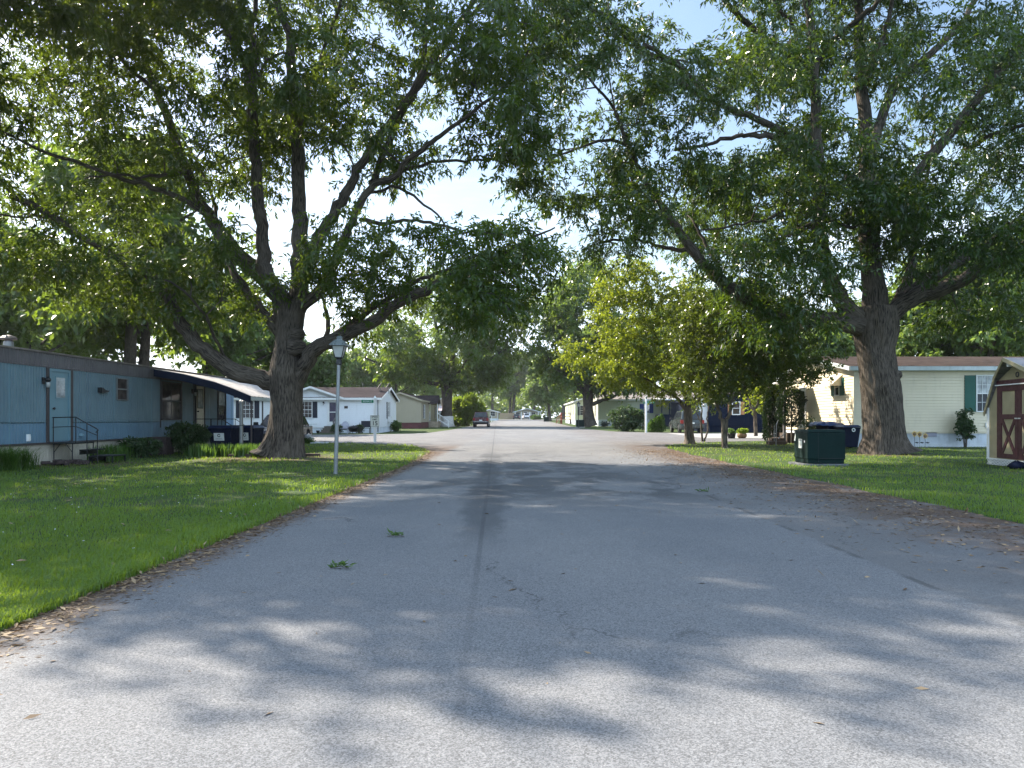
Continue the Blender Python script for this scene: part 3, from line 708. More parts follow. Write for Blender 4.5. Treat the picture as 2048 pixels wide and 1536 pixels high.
def maples():
    D = 37.0
    small_tree('maple_tree', 'yellow green maple with a dark straight trunk at the street corner', (1379, 888), D,
               [(1379, 889, 26), (1379, 878, 19), (1377, 855, 16), (1376, 832, 17), (1377, 815, 18)],
               [([(1376, 825), (1362, 805), (1345, 790), (1325, 778), (1295, 760), (1255, 735)], 9, 2, -1.0), ([(1376, 825), (1370, 790), (1355, 750), (1330, 700), (1300, 650), (1275, 600)], 10, 2, .5),
                ([(1378, 822), (1380, 780), (1375, 730), (1365, 680), (1350, 620)], 10, 2, -.5), ([(1380, 825), (1398, 800), (1415, 785), (1440, 765), (1465, 740)], 9, 2, .8), ([(1379, 820), (1395, 780), (1405, 730), (1410, 680)], 8, 2, -1)],
               [pb(1290, 640, D, 110, 110, 2.6), pb(1240, 720, D, 110, 55, 2.4), pb(1360, 660, D, 110, 120, 2.8), pb(1330, 740, D, 130, 55, 2.6), pb(1240, 560, D, 60, 50, 1.5, .5), pb(1160, 700, D, 45, 30, 1.2, .25), pb(1420, 720, D, 70, 70, 2)],
               270, 240, .72, 41, 'lime_leaf', (.105, .075))
    D = 31.8
    small_tree('maple_tree', 'slender maple with a pale forked trunk beside the round planters', (1449, 896), D,
               [(1450, 897, 15), (1449, 885, 12), (1449, 860, 12), (1449, 846, 14), (1449, 838, 14)],
               [([(1447, 845), (1438, 822), (1432, 800), (1422, 760), (1412, 715), (1402, 670), (1390, 620)], 8, 2, .5), ([(1451, 845), (1460, 815), (1466, 780), (1475, 730), (1490, 680), (1505, 640)], 8, 2, -.8), ([(1436, 815), (1428, 770), (1424, 720), (1440, 660), (1450, 600)], 6, 2, -.8),
                ([(1464, 800), (1490, 775), (1520, 745), (1560, 720)], 5, 1.5, -.5), ([(1432, 790), (1410, 770), (1385, 745)], 5, 1.5, .8)],
               [pb(1470, 670, D, 130, 110, 2.6), pb(1560, 720, D, 90, 60, 2.0), pb(1420, 740, D, 90, 60, 2), pb(1440, 610, D, 90, 60, 1.8), pb(1600, 735, D, 55, 26, 1.2, .3), pb(1520, 650, D, 90, 70, 2)],
               240, 240, .70, 43, 'olive_leaf', (.10, .07))
    D = 40.0
    small_tree('sapling', 'thin two stemmed sapling in a mulch bed between the two maples', (1408, 882), D,
               [(1405, 883, 5), (1404, 872, 4), (1403, 858, 4), (1402, 840, 3.5), (1404, 820, 3)],
               [([(1408, 882), (1413, 870), (1415, 850), (1416, 825), (1418, 800)], 4, 2, .3), ([(1403, 850), (1395, 830), (1390, 812)], 2.5, 1.5, 0)],
               [pb(1400, 815, D, 24, 26, .6), pb(1420, 822, D, 14, 20, .5, .05)], 26, 60, .45, 47, 'shrub_leaf', (.12, .07))
    D = 47.0
    small_tree('maple_tree', 'small bright maple whose low boughs hang in front of the navy home', (1505, 872), D,
               [(1512, 872, 8), (1511, 855, 7), (1510, 835, 7), (1508, 815, 7)],
               [([(1510, 830), (1500, 805), (1490, 780), (1485, 750)], 5, 2, .4), ([(1510, 820), (1520, 790), (1525, 750)], 5, 2, -.4)],
               [pb(1500, 790, D, 30, 36, 1.2), pb(1520, 760, D, 40, 40, 1.4)], 60, 130, .7, 49, 'lime_leaf', (.17, .13))

# ------------------------------------------------------------------ background trees: four kinds, copied with their parts
def stock_tree(label, h, r, leaf, seed, n=240, per=75, LW=(.42, .24), group=None, tall=.5, bark='bark', stems=1):
    rng = np.random.default_rng(seed)
    T = thing('tree', label, 'tree', (0, 0, 0), 0, group)
    mb = MB(); NP, NR = [], []
    r0 = .022 * h + .06
    for s in range(stems):
        ox = 0 if stems == 1 else .5 * math.cos(s * 2.2); oy = 0 if stems == 1 else .5 * math.sin(s * 2.2)
        lean = rng.normal(size=2) * .05 * h
        tp = smooth_poly([(ox, oy, -.1), (ox + lean[0] * .15, oy + lean[1] * .15, h * .12), (ox + lean[0] * .4, oy + lean[1] * .4, h * .35), (ox + lean[0], oy + lean[1], h * .62), (ox + lean[0] * 1.2, oy + lean[1] * 1.2, h * .85)], 3)
        rr = [r0 * (1.35 if i == 0 else 1) * (1 - .85 * i / (len(tp) - 1)) for i in range(len(tp))]
        mb.tube(tp, rr, 9); NP += tp[3:]; NR += rr[3:]
    for k in range(7):
        a = k * 2.4 + rng.random(); z = h * (.22 + .45 * rng.random()); q = r * (.5 + .4 * rng.random())
        lp = smooth_poly([(0, 0, z), (math.cos(a) * q * .5, math.sin(a) * q * .5, z + .08 * h), (math.cos(a) * q, math.sin(a) * q, z + .14 * h)], 3)
        rr = [r0 * .42 * (1 - .75 * i / (len(lp) - 1)) for i in range(len(lp))]
        mb.tube(lp, rr, 6); NP += lp[1:]; NR += rr[1:]
    bl = []
    for k in range(9):
        a = rng.random() * 6.28; q = r * (.15 + .5 * rng.random()); z = h * (.34 + .5 * rng.random())
        bl.append((math.cos(a) * q, math.sin(a) * q, z, r * (.3 + .25 * rng.random()), r * (.3 + .25 * rng.random()), h * (.1 + .1 * rng.random()), 1))
    bl.append((0, 0, h * .58, r * .75, r * .75, h * .36, 2.5))
    cents = fill_blobs(bl, n, rng, seed, thr=-.15, sfreq=.25)
    grow(mb, NP, NR, cents, rng, rmax=.09, sides=4)
    mb.build('trunk', bark, T, smooth=True)
    P, D, t = spray(cents, per, r * .22, rng)
    leaf_object('crown', P, D, LW[0] * (.7 + .6 * rng.random(len(P))), LW[1] * (.8 + .4 * rng.random(len(P))), leaf, T, rng, .5, t)
    return T

def background_trees():
    A = stock_tree('', 17, 6.5, 'far_leaf', 101, 300, 90)
    B = stock_tree('', 13, 5.0, 'pale_leaf', 102, 240, 90)
    Cc = stock_tree('', 19, 7.5, 'oak_leaf2', 103, 330, 90, stems=3)
    E = stock_tree('', 10, 4.2, 'pale_leaf', 104, 190, 80)
    kinds = {'A': (A, 17), 'B': (B, 13), 'C': (Cc, 19), 'E': (E, 10)}
    used = set()
    rows = [  # kind, px of trunk, distance, height, turn, label
        ('C', 262, 44, 17.5, .3, 'big multi stemmed tree rising right behind the blue mobile home'),
        ('B', 60, 52, 15, 1.0, 'pale leafy tree behind the roof vent of the blue mobile home'),
        ('A', -120, 48, 18, 2.0, 'tall tree behind the far left end of the blue mobile home roof'),
        ('E', 160, 66, 12, 2.2, 'low bright tree seen between the blue home roof and the big multi stemmed tree'),
        ('A', 412, 62, 15, .7, 'tree behind the awning of the blue mobile home'),
        ('B', 496, 71, 12.5, .5, 'light green tree above the awning roof, left of the thick oak trunk'),
        ('E', 652, 74, 8.2, 2.9, 'low bright green tree just behind the white home roof, right of the lamp post'),
        ('B', 520, 100, 12.5, 1.5, 'hazy tree just left of the thick oak trunk, above the white home'),
        ('A', 640, 130, 13, 2.7, 'distant blue green tree high above the white home roof'),
        ('A', 716, 118, 12.5, 1.9, 'distant tree above the satellite dishes of the white home'),
        ('B', 790, 126, 13, .2, 'distant pale tree above the beige home'),
        ('A', 850, 150, 15, 1.2, 'distant tree behind the whitewashed oak, on its left'),
        ('C', 935, 190, 20, 2.1, 'distant tall tree behind the yellow green shrub and red car'),
        ('A', 985, 232, 22, .4, 'distant tree over the small house left of the road end'),
        ('C', 1022, 250, 23, 1.1, 'distant tree over the tan board fence'),
        ('A', 1066, 262, 24, 2.6, 'distant dark tree behind the house that closes the road'),
        ('B', 1100, 165, 15.5, .9, 'pale tree with a bare light trunk on the right side of the road end'),
        ('C', 1128, 238, 23, 1.7, 'distant tree behind the pale trunked tree at the road end'),
        ('A', 1150, 180, 17, .1, 'distant tree behind the red porch stairs'),
        ('A', 1215, 140, 20, 2.3, 'tree behind the sage green home, just right of its oak'),
        ('C', 1290, 122, 19, .6, 'tree behind the grey roof of the sage green home'),
        ('A', 1380, 104, 17, 1.4, 'tree behind the dark porch between the two right hand homes'),
        ('B', 1470, 96, 14, 2.9, 'tree behind the navy home with orange shutters'),
        ('A', 1570, 88, 14, .8, 'tree behind the clipped dark junipers'),
        ('E', 1635, 62, 8.8, 2.5, 'pale green tree over the left end of the cream home roof'),
        ('A', 1700, 76, 13.5, 1.6, 'darker tree over the cream home roof, left of the massive oak'),
        ('B', 1860, 56, 12.5, .2, 'sunlit tree over the cream home roof, right of the massive oak'),
        ('A', 1960, 54, 15, 2.0, 'tall tree over the cream home roof above the shed'),
        ('C', 2080, 60, 19, 1.3, 'tall tree at the right edge behind the shed roof'),
        ('A', -420, 36, 17, .5, 'big tree beyond the left edge of the lawn'),
    ]
    for k, px, D, h, rz, lab in rows:
        src, hh = kinds[k]; s = h / hh
        loc = (gx(px, D), D, gz(D) - .03)
        if k not in used:
            used.add(k); src.location = loc; src.rotation_euler = (0, 0, rz); src.scale = (s, s, s); src['label'] = lab; src['group'] = 'trees behind the homes'
            WM[src.name] = Matrix.Translation(loc)
        else: copy_thing(src, loc, rz, lab, 'trees behind the homes', (s, s, s))

def bush(name, label, loc, rx, ry, h, leaf, seed, n=60, per=70, LW=(.09, .05), cat='shrub', group=None, R=.25, z0=.1, stems=7, droop=.2):
    rng = np.random.default_rng(seed); x, y, z = loc
    T = thing(name, label, cat, loc, 0, group)
    cents = []
    while len(cents) < n:
        u = unit(rng, 1)[0] * rng.random() ** .4
        p = np.array([x + u[0] * rx, y + u[1] * ry, z + z0 + (h - z0) * (.5 + .5 * u[2])])
        if clump_noise(p, 1.6 / max(rx, .4), seed) > -.3: cents.append(p)
    cents = np.array(cents)
    mb = MB(); NP, NR = [], []
    for k in range(stems):
        a = k * 2.4; sx = x + .12 * rx * math.cos(a); sy = y + .12 * ry * math.sin(a)
        lp = [Vector((sx, sy, z - .03)), Vector((sx + .1 * rx * math.cos(a), sy + .1 * ry * math.sin(a), z + h * .25)), Vector((sx + .3 * rx * math.cos(a), sy + .3 * ry * math.sin(a), z + h * .5))]
        mb.tube(lp, [.012 + .008 * h, .01 + .006 * h, .008], 5); NP += lp; NR += [.02, .02, .015]
    grow(mb, NP, NR, cents, rng, rmax=.02, sides=4)
    mb.build('stems', 'bark2', T)
    P, D, t = spray(cents, per, R, rng, droop)
    leaf_object('foliage', P, D, LW[0] * (.7 + .6 * rng.random(len(P))), LW[1] * (.8 + .4 * rng.random(len(P))), leaf, T, rng, .5, t)
    return T

def cone_shrub(name, label, loc, r, h, leaf, seed, n=1600, group=None, top=.05, gap=0, LW=(.12, .05)):
    """clipped conifer: short upright sprays over a tapering body"""
    rng = np.random.default_rng(seed); x, y, z = loc
    T = thing(name, label, 'shrub', loc, 0, group)
    mb = MB(); mb.tube([(x, y, z - .03), (x, y, z + h * .5), (x, y, z + h * .9)], [.05 * r + .02, .03 * r + .012, .008], 6); mb.build('stem', 'bark2', T)
    t = rng.random(n) ** .8 * (1 - gap) + gap; a = rng.random(n) * 6.283
    prof = np.interp(t, [0, .08, .3, .7, 1], [.7, .95, 1, .75, top]) if gap == 0 else np.interp(t, [0, gap, gap + .1, .45, .85, 1], [0, .3, .9, 1, .95, .5])
    wob = 1 + .18 * np.sin(a * 3 + t * 9) + .12 * np.sin(a * 7 - t * 14)
    q = r * prof * wob * (.55 + .45 * rng.random(n) ** .5)
    P = np.stack([x + q * np.cos(a), y + q * np.sin(a), z + t * h], 1)
    D = np.stack([np.cos(a) * .5, np.sin(a) * .5, np.full(n, .8)], 1) + rng.normal(size=(n, 3)) * .3
    leaf_object('foliage', P, D, LW[0] * (.7 + .7 * rng.random(n)), LW[1], leaf, T, rng, .1, np.clip(.5 * rng.random(n) + .5 * (np.sin(a * 5 + t * 20) * .5 + .5), 0, 1))
    return T

def blade_clump(name, label, pts, hgt, wid, mt, rng, cat='plant', group=None, spread=.25, per=10):
    """strap leaved plants: every blade is two arching segments"""
    c0 = np.mean(pts, axis=0); T = thing(name, label, cat, (c0[0], c0[1], c0[2]), 0, group)
    n = len(pts) * per; P = np.repeat(np.array(pts), per, 0) + np.concatenate([rng.normal(size=(n, 2)) * .05, np.zeros((n, 1))], 1)
    blades('leaves', P, hgt, wid, mt, T, rng, spread)
    return T
def blades(name, P, hgt, wid, m, parent, rng, spread=.25, tint=None):
    N = len(P); a = rng.random(N) * 6.283; sp = spread * (.3 + rng.random(N)); h = (hgt if np.ndim(hgt) else np.full(N, hgt)) * (.6 + .55 * rng.random(N))
    dx, dy = np.cos(a) * sp, np.sin(a) * sp
    sx, sy = -np.sin(a) * wid * .5, np.cos(a) * wid * .5
    V = np.empty((N, 5, 3))
    V[:, 0] = P + np.stack([-sx, -sy, np.zeros(N)], 1); V[:, 1] = P + np.stack([sx, sy, np.zeros(N)], 1)
    m1 = P + np.stack([dx * h * .35, dy * h * .35, h * .6], 1)
    V[:, 2] = m1 + np.stack([sx * .8, sy * .8, np.zeros(N)], 1); V[:, 3] = m1 - np.stack([sx * .8, sy * .8, np.zeros(N)], 1)
    V[:, 4] = P + np.stack([dx * h * 1.1, dy * h * 1.1, h * (1 - .25 * sp)], 1)
    if parent is not None:
        inv = np.array(WM[parent.name].inverted()); V = V @ inv[:3, :3].T + inv[:3, 3]
    idx = np.arange(N)[:, None] * 5
    lv = np.concatenate([idx + np.array([[0, 1, 2, 3]]), idx + np.array([[3, 2, 4]])], 1).reshape(-1)
    st = (np.arange(N)[:, None] * 7 + np.array([[0, 4]])).reshape(-1)
    me = bpy.data.meshes.new(name)
    me.vertices.add(N * 5); me.vertices.foreach_set('co', V.reshape(-1).astype(np.float32))
    me.loops.add(N * 7); me.loops.foreach_set('vertex_index', lv.astype(np.int32))
    me.polygons.add(N * 2); me.polygons.foreach_set('loop_start', st.astype(np.int32))
    t = rng.random(N) if tint is None else tint
    me.attributes.new('tint', 'FLOAT', 'FACE').data.foreach_set('value', np.repeat(t, 2).astype(np.float32))
    me.update(calc_edges=True); me.materials.append(MT[m])
    o = bpy.data.objects.new(name, me); C.objects.link(o)
    if parent is not None: o.parent = parent; WM[o.name] = WM[parent.name]
    else: WM[o.name] = Matrix()
    return o
# ------------------------------------------------------------------ ground, road, grass
XL = [(-40, -2.95), (20, -2.95), (27, -3.2), (31, -3.9), (34.5, -4.8), (36.5, -6), (38.2, -8.5), (39.2, -12), (39.9, -18), (40.3, -70), (54.5, -70), (55.3, -22), (56.5, -13), (57.5, -10), (59, -8.4), (62, -7.3), (75, -6.5), (150, -5.6), (196, -5.6), (198, -70), (212, -70)]
XR = [(-40, 5.95), (24, 5.75), (31, 6.0), (35, 6.6), (38, 8.2), (41, 11), (43, 15), (44.5, 22), (45, 60), (60.2, 60), (60.8, 22), (61.6, 13), (63, 10.2), (66, 8.2), (80, 6.3), (150, 5.9), (196, 6.2), (198, 70), (212, 70)]
def road_x(tab, y): return float(np.interp(y, [a for a, b in tab], [b for a, b in tab]))
def ground():
    rows = [-80, 48, 300, 2500]; cols = [-2000, -100, 0, 100, 2000]
    mb = MB(); n = len(cols)
    mb.add([(x, y, gz(min(y, 300)) - .0) for y in rows for x in cols], [(j * n + i, j * n + i + 1, (j + 1) * n + i + 1, (j + 1) * n + i) for j in range(len(rows) - 1) for i in range(n - 1)])
    structure(mb.build('lawn', 'lawn'))
    ys = sorted(set([round(-40 + .5 * i, 2) for i in range(0, 80)] + [round(.2 * i, 2) for i in range(0, 330)] + [48.0] + [66 + 2 * i for i in range(74)] + [a for a, b in XL if a > 0] + [a for a, b in XR if a > 0]))
    from mathutils import noise as ns
    rng = np.random.default_rng(5); mb = MB(); vs = []
    for y in ys:
        wl = .10 * ns.noise(Vector((y * .9, 0, 0))) + .05 * ns.noise(Vector((y * 3.1, 2, 0))); wr = .16 * ns.noise(Vector((y * .6, 7, 0))) + .06 * ns.noise(Vector((y * 2.6, 9, 0)))
        a, b = road_x(XL, y) + wl, road_x(XR, y) + wr
        vs += [(a + (b - a) * t, y, gz(y) + .004) for t in (0, .5, 1)]
    fs = []
    for j in range(len(ys) - 1):
        for i in range(2): fs.append((j * 3 + i, j * 3 + i + 1, (j + 1) * 3 + i + 1, (j + 1) * 3 + i))
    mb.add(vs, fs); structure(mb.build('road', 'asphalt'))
    # a paler concrete drive in front of the navy home
    mb = MB(); mb.add([(11.5, 47.8, gz(47.8) + .008), (30, 47.8, gz(47.8) + .008), (30, 60.5, gz(60.5) + .008), (11.5, 60.5, gz(60.5) + .008), (11.5, 48, .008), (30, 48, .008)], [(0, 1, 5, 4), (4, 5, 2, 3)])
    structure(mb.build('driveway', 'concrete'))
    # sampled lawn blades, thick near the eye and thinning away
    def on_lawn(x, y):
        return (x < road_x(XL, y) - .02) | (x > road_x(XR, y) + .02)
    pts = []
    for (x0, x1, y0, y1, n) in ((-30, 860, 905, 1290, 150000), (1300, 2110, 884, 1050, 42000), (600, 870, 884, 905, 5000)):
        u = rng.random((n, 2)); X = x0 + (x1 - x0) * u[:, 0]; Y = y0 + (y1 - y0) * u[:, 1]
        D = H * F / (Y - VY); wx = (X - VX) * D / F
        pts.append(np.stack([wx, D], 1))
    # from beside the lens as well: the strip of lawn next to the road
    pts.append(np.stack([-3.0 - 5 * rng.random(16000) ** 1.5, 2.5 + 4 * rng.random(16000)], 1))
    q = np.stack([-12.3 + 9.5 * rng.random(70000), 1.5 + 16 * rng.random(70000) ** 1.3], 1); pts.append(q[q[:, 0] * F / q[:, 1] + VX < 25])
    P = np.concatenate(pts)
    xl = np.interp(P[:, 1], [a for a, b in XL], [b for a, b in XL]); xr = np.interp(P[:, 1], [a for a, b in XR], [b for a, b in XR])
    keep = ((P[:, 0] < xl + .03) & (P[:, 0] > -12.35)) | ((P[:, 0] > xr - .05) & (P[:, 0] < 14.2))
    keep |= (P[:, 0] > 14.2) & (P[:, 1] < 32.8) & (P[:, 0] > xr)
    keep &= ~((np.abs(P[:, 0] - 7.79) < .6) & (np.abs(P[:, 1] - 20.1) < .58))
    for cx, cy, r in ((-7.4, 24, .75), (12.5, 26.4, .8)): keep &= ((P[:, 0] - cx) ** 2 + (P[:, 1] - cy) ** 2) > r * r
    keep &= ~((P[:, 0] > 12.35) & (P[:, 1] < 20.6) & (P[:, 1] > 17))
    P = P[keep]; xl = xl[keep]; xr = xr[keep]
    bare = np.array([clump_noise((p[0], p[1], 0), .42, 9) + .5 * clump_noise((p[0], p[1], 0), 1.7, 5) for p in P])
    ok = rng.random(len(P)) < np.clip(1.15 + 1.9 * bare, .12, 1); P = P[ok]; xl = xl[ok]; xr = xr[ok]
    edge = np.minimum(np.abs(P[:, 0] - xl), np.abs(P[:, 0] - xr))
    patch = np.array([clump_noise((p[0], p[1], 0), .8, 3) for p in P])
    hgt = (.032 + .024 * np.clip(patch + .4, 0, 1) + .022 * np.exp(-edge / .22) + .03 * np.exp(-edge / .9) * np.clip(patch + .3, 0, 1)) * (1 + .016 * P[:, 1])
    # bands of distance differ in blade width only
    vx = np.concatenate([P, np.zeros((len(P), 1))], 1)
    wid = .0042 + .00040 * P[:, 1]
    tint = np.clip(.45 + .4 * patch + .35 * (rng.random(len(P)) - .5), 0, 1)
    # blades() takes one width: fold the widths in by scaling after the fact
    o = blades('grass', vx, hgt, 1.0, 'blade', None, rng, .55, tint)
    co = np.empty(len(P) * 15, dtype=np.float32); o.data.vertices.foreach_get('co', co); co = co.reshape(-1, 5, 3)
    for a, b in ((0, 1), (3, 2)):
        c = (co[:, a] + co[:, b]) / 2; d = (co[:, b] - co[:, a]) * wid[:, None]
        co[:, a] = c - d / 2; co[:, b] = c + d / 2
    o.data.vertices.foreach_set('co', co.reshape(-1)); o.data.update()
    stuff(o, 'mown green grass blades on the lawns either side of the road', 'grass')
    # leaf litter along the road edges
    L = []
    n = 4200; y = 3.0 + 28 * rng.random(n) ** 1.7; L.append(np.stack([np.interp(y, [a for a, b in XL], [b for a, b in XL]) + .02 + rng.normal(size=n) * .10 + .16 * rng.random(n) * (rng.random(n) < .5), y, np.full(n, .008)], 1))
    n = 4200; y = 6 + 24 * rng.random(n); L.append(np.stack([5.75 - np.abs(rng.normal(size=n)) * 1.1, y, np.full(n, .008)], 1))
    n = 260; y = 3 + 25 * rng.random(n); L.append(np.stack([-2.8 + 8.4 * rng.random(n), y, np.full(n, .008)], 1))
    n = 260; y = 4 + 22 * rng.random(n); L.append(np.stack([-3.1 - 8.5 * rng.random(n), y, np.full(n, .04)], 1))
    n = 200; y = 9 + 20 * rng.random(n); L.append(np.stack([6 + 6.3 * rng.random(n), y, np.full(n, .04)], 1))
    P = np.concatenate(L); n = len(P); D = unit(rng, n); D[:, 2] *= .18
    o = leaf_object('leaf_litter', P, D, .035 + .07 * rng.random(n), .012 + .02 * rng.random(n), 'dead_leaf', None, rng, .8)
    stuff(o, 'dry brown oak leaves and catkins scattered along the road edges', 'leaf litter')
    n = 14000; y = 3.0 + 26 * rng.random(n) ** 1.3; x = np.interp(y, [a for a, b in XL], [b for a, b in XL]) + .12 + rng.normal(size=n) * .17
    m = rng.random(n) < .5; y[m] = 7 + 22 * rng.random(m.sum()); x[m] = 5.6 - np.abs(rng.normal(size=m.sum())) * 1.1
    P = np.stack([x, y, np.full(n, .007)], 1); D = unit(rng, n); D[:, 2] *= .05
    o = leaf_object('catkin_litter', P, D, .03 + .06 * rng.random(n), .005 + .005 * rng.random(n), 'dead_leaf', None, rng, .95, .35 * rng.random(n))
    stuff(o, 'thin brown catkin threads lying along the road edges', 'leaf litter')
    n = 80; y = 5 + 9 * rng.random(n); x = -3.3 - 6.5 * rng.random(n)
    P = np.repeat(np.stack([x, y, .07 + .02 * rng.random(n)], 1), 5, 0); D = unit(rng, n * 5); D[:, 2] = np.abs(D[:, 2])
    o = leaf_object('clover_flowers', P, D, .013, .008, 'petal', None, rng, .2)
    stuff(o, 'tiny white clover flowers dotted over the left lawn', 'clover')

# ------------------------------------------------------------------ building helpers
def siding(mb, p0, p1, z0, z1, pitch=.12, out=.014, clip=None):
    p0 = Vector((*p0, 0)); p1 = Vector((*p1, 0)); L = (p1 - p0).length; u = (p1 - p0) / L; n = Vector((u.y, -u.x, 0))
    clip = clip or (lambda z: (0, L)); k = max(1, round((z1 - z0) / pitch)); h = (z1 - z0) / k
    for i in range(k):
        a, b = z0 + i * h, z0 + (i + 1) * h; (s0, s1), (t0, t1) = clip(a), clip(b)
        if s1 - s0 < .02: continue
        Z = Vector((0, 0, 1)); A, B = p0 + u * s0 + Z * a, p0 + u * s1 + Z * a
        gv = min(.024, h * .2); e = Z * gv; top = n * .012      # shadow groove, lip, then the board leaning back
        mb.quad(A, B, B + e, A + e); mb.quad(A + e, B + e, B + e + n * .026, A + e + n * .026)
        mb.quad(A + e + n * .026, B + e + n * .026, p0 + u * t1 + Z * b + top, p0 + u * t0 + Z * b + top)
        mb.quad(p0 + u * t0 + Z * b + top, p0 + u * t1 + Z * b + top, p0 + u * t1 + Z * b, p0 + u * t0 + Z * b)
def ribs(mb, p0, p1, z0, z1, pitch=.1, depth=.012, flat=.75):
    p0 = Vector((*p0, 0)); p1 = Vector((*p1, 0)); L = (p1 - p0).length; u = (p1 - p0) / L; n = Vector((u.y, -u.x, 0))
    k = max(1, round(L / pitch)); w = L / k; S = []
    for i in range(k): S += [(i * w, depth), (i * w + w * flat, depth), (i * w + w * (flat + .06), 0), (i * w + w * .94, 0)]
    S.append((L, depth))
    vs = []
    for s, d in S: vs += [p0 + u * s + n * d + Vector((0, 0, z0)), p0 + u * s + n * d + Vector((0, 0, z1))]
    mb.add(vs, [(2 * i, 2 * i + 2, 2 * i + 3, 2 * i + 1) for i in range(len(S) - 1)])

def window(T, M, w, h, cols=3, rows=2, fm='white_trim', gm=('glass_blind', 'glass'), shut=None, sw=.36, t=.05, sh=None, split=.5, label=None):
    mb = MB(M)
    mb.box(-w / 2 - t, -w / 2, -.055, .02, -t, h + t); mb.box(w / 2, w / 2 + t, -.055, .02, -t, h + t)
    mb.box(-w / 2, w / 2, -.053, .02, h, h + t); mb.box(-w / 2, w / 2, -.06, .02, -t, 0)
    mb.box(-w / 2, w / 2, -.045, .02, h * split - .02, h * split + .02)
    for i in range(1, cols):
        x = -w / 2 + w * i / cols; mb.box(x - .009, x + .009, -.03, .0, 0, h * split - .02); mb.box(x - .009, x + .009, -.03, .0, h * split + .02, h)
    for j in range(1, rows):
        for z in (h * split * j / rows, h * split + h * (1 - split) * j / rows):
            mb.box(-w / 2, w / 2, -.028, .0, z - .009, z + .009)
    f = mb.build('window', fm, T)
    if label: f['label'] = label
    for (a, b, g_) in ((h * split, h, gm[0]), (0, h * split, gm[1])):
        p = MB(M); p.box(-w / 2, w / 2, -.014, .01, a, b); p.build('pane', g_, f)
    if shut:
        for s in (-1, 1):
            if isinstance(sh, int) and s != sh: continue
            p = MB(M); c = s * (w / 2 + t + sw / 2 + .01)
            p.box(c - sw / 2, c + sw / 2, -.035, .01, -t * .6, h + t * .6)
            for a, b in ((.06, .47), (.53, .94)):
                for q in range(6):
                    za = h * (a + (b - a) * q / 6); p.box(c - sw / 2 + .05, c + sw / 2 - .05, -.043, -.034, za, za + h * (b - a) / 6 * .6)
            p.build('shutter', shut, T)
    return f
def door(T, M, w, h, m, fm='white_trim', glass=None, gbox=(.2, .8, .5, .9), hs=-1, panels=()):
    mb = MB(M); t = .07
    mb.box(-w / 2 - t, -w / 2, -.05, .02, 0, h + t); mb.box(w / 2, w / 2 + t, -.05, .02, 0, h + t); mb.box(-w / 2, w / 2, -.05, .02, h, h + t)
    mb.build('door_frame', fm, T)
    d = MB(M); d.box(-w / 2, w / 2, -.022, .02, .01, h)
    for (a, b, c, e) in panels:
        X0, X1, Z0, Z1 = -w / 2 + w * a, -w / 2 + w * b, h * c, h * e
        d.box(X0, X1, -.034, -.021, Z0, Z0 + .03); d.box(X0, X1, -.034, -.021, Z1 - .03, Z1); d.box(X0, X0 + .03, -.034, -.021, Z0 + .03, Z1 - .03); d.box(X1 - .03, X1, -.034, -.021, Z0 + .03, Z1 - .03)
    d = d.build('door', m, T)
    if glass:
        for k, q in enumerate(glass):
            a, b, c, e = gbox[k] if isinstance(gbox[0], tuple) else gbox
            p = MB(M); X0, X1, Z0, Z1 = -w / 2 + w * a, -w / 2 + w * b, h * c, h * e
            p.box(X0, X1, -.03, -.01, Z0, Z1); po = p.build('pane', q, d)
            r = MB(M); r.box(X0 - .03, X0, -.036, -.02, Z0 - .03, Z1 + .03); r.box(X1, X1 + .03, -.036, -.02, Z0 - .03, Z1 + .03); r.box(X0, X1, -.036, -.02, Z1, Z1 + .03); r.box(X0, X1, -.036, -.02, Z0 - .03, Z0)
            r.build('pane_frame', fm, d)
    k = MB(M); x = hs * (w / 2 - .08); k.lathe([(.015, 0), (.018, .02), (.032, .03), (.036, .05), (.02, .07)], (0, 0, 0), 10)
    k2 = MB(M @ Matrix.Translation((x, -.03, h * .47)) @ Matrix.Rotation(PI / 2, 4, 'X')); k2.lathe([(.015, 0), (.018, .02), (.032, .03), (.036, .05), (.02, .07)], (0, 0, 0), 10)
    k2.build('handle', 'black_metal', d, smooth=True)
    return d
def wall_lamp(T, M, name='wall_lamp'):
    mb = MB(M); mb.box(-.05, .05, -.03, .0, -.08, .1); mb.cyl((0, -.02, .05), (0, -.13, .09), .015); mb.lathe([(.02, .12), (.07, .06), (.075, .03), (.05, -.02)], (0, -.14, 0), 10)
    o = mb.build(name, 'black_metal', T)
    g_ = MB(M); g_.lathe([(.05, -.03), (.055, -.1), (.035, -.17)], (0, -.14, 0), 10); g_.build('bulb_glass', 'glass_lamp', o, smooth=True)

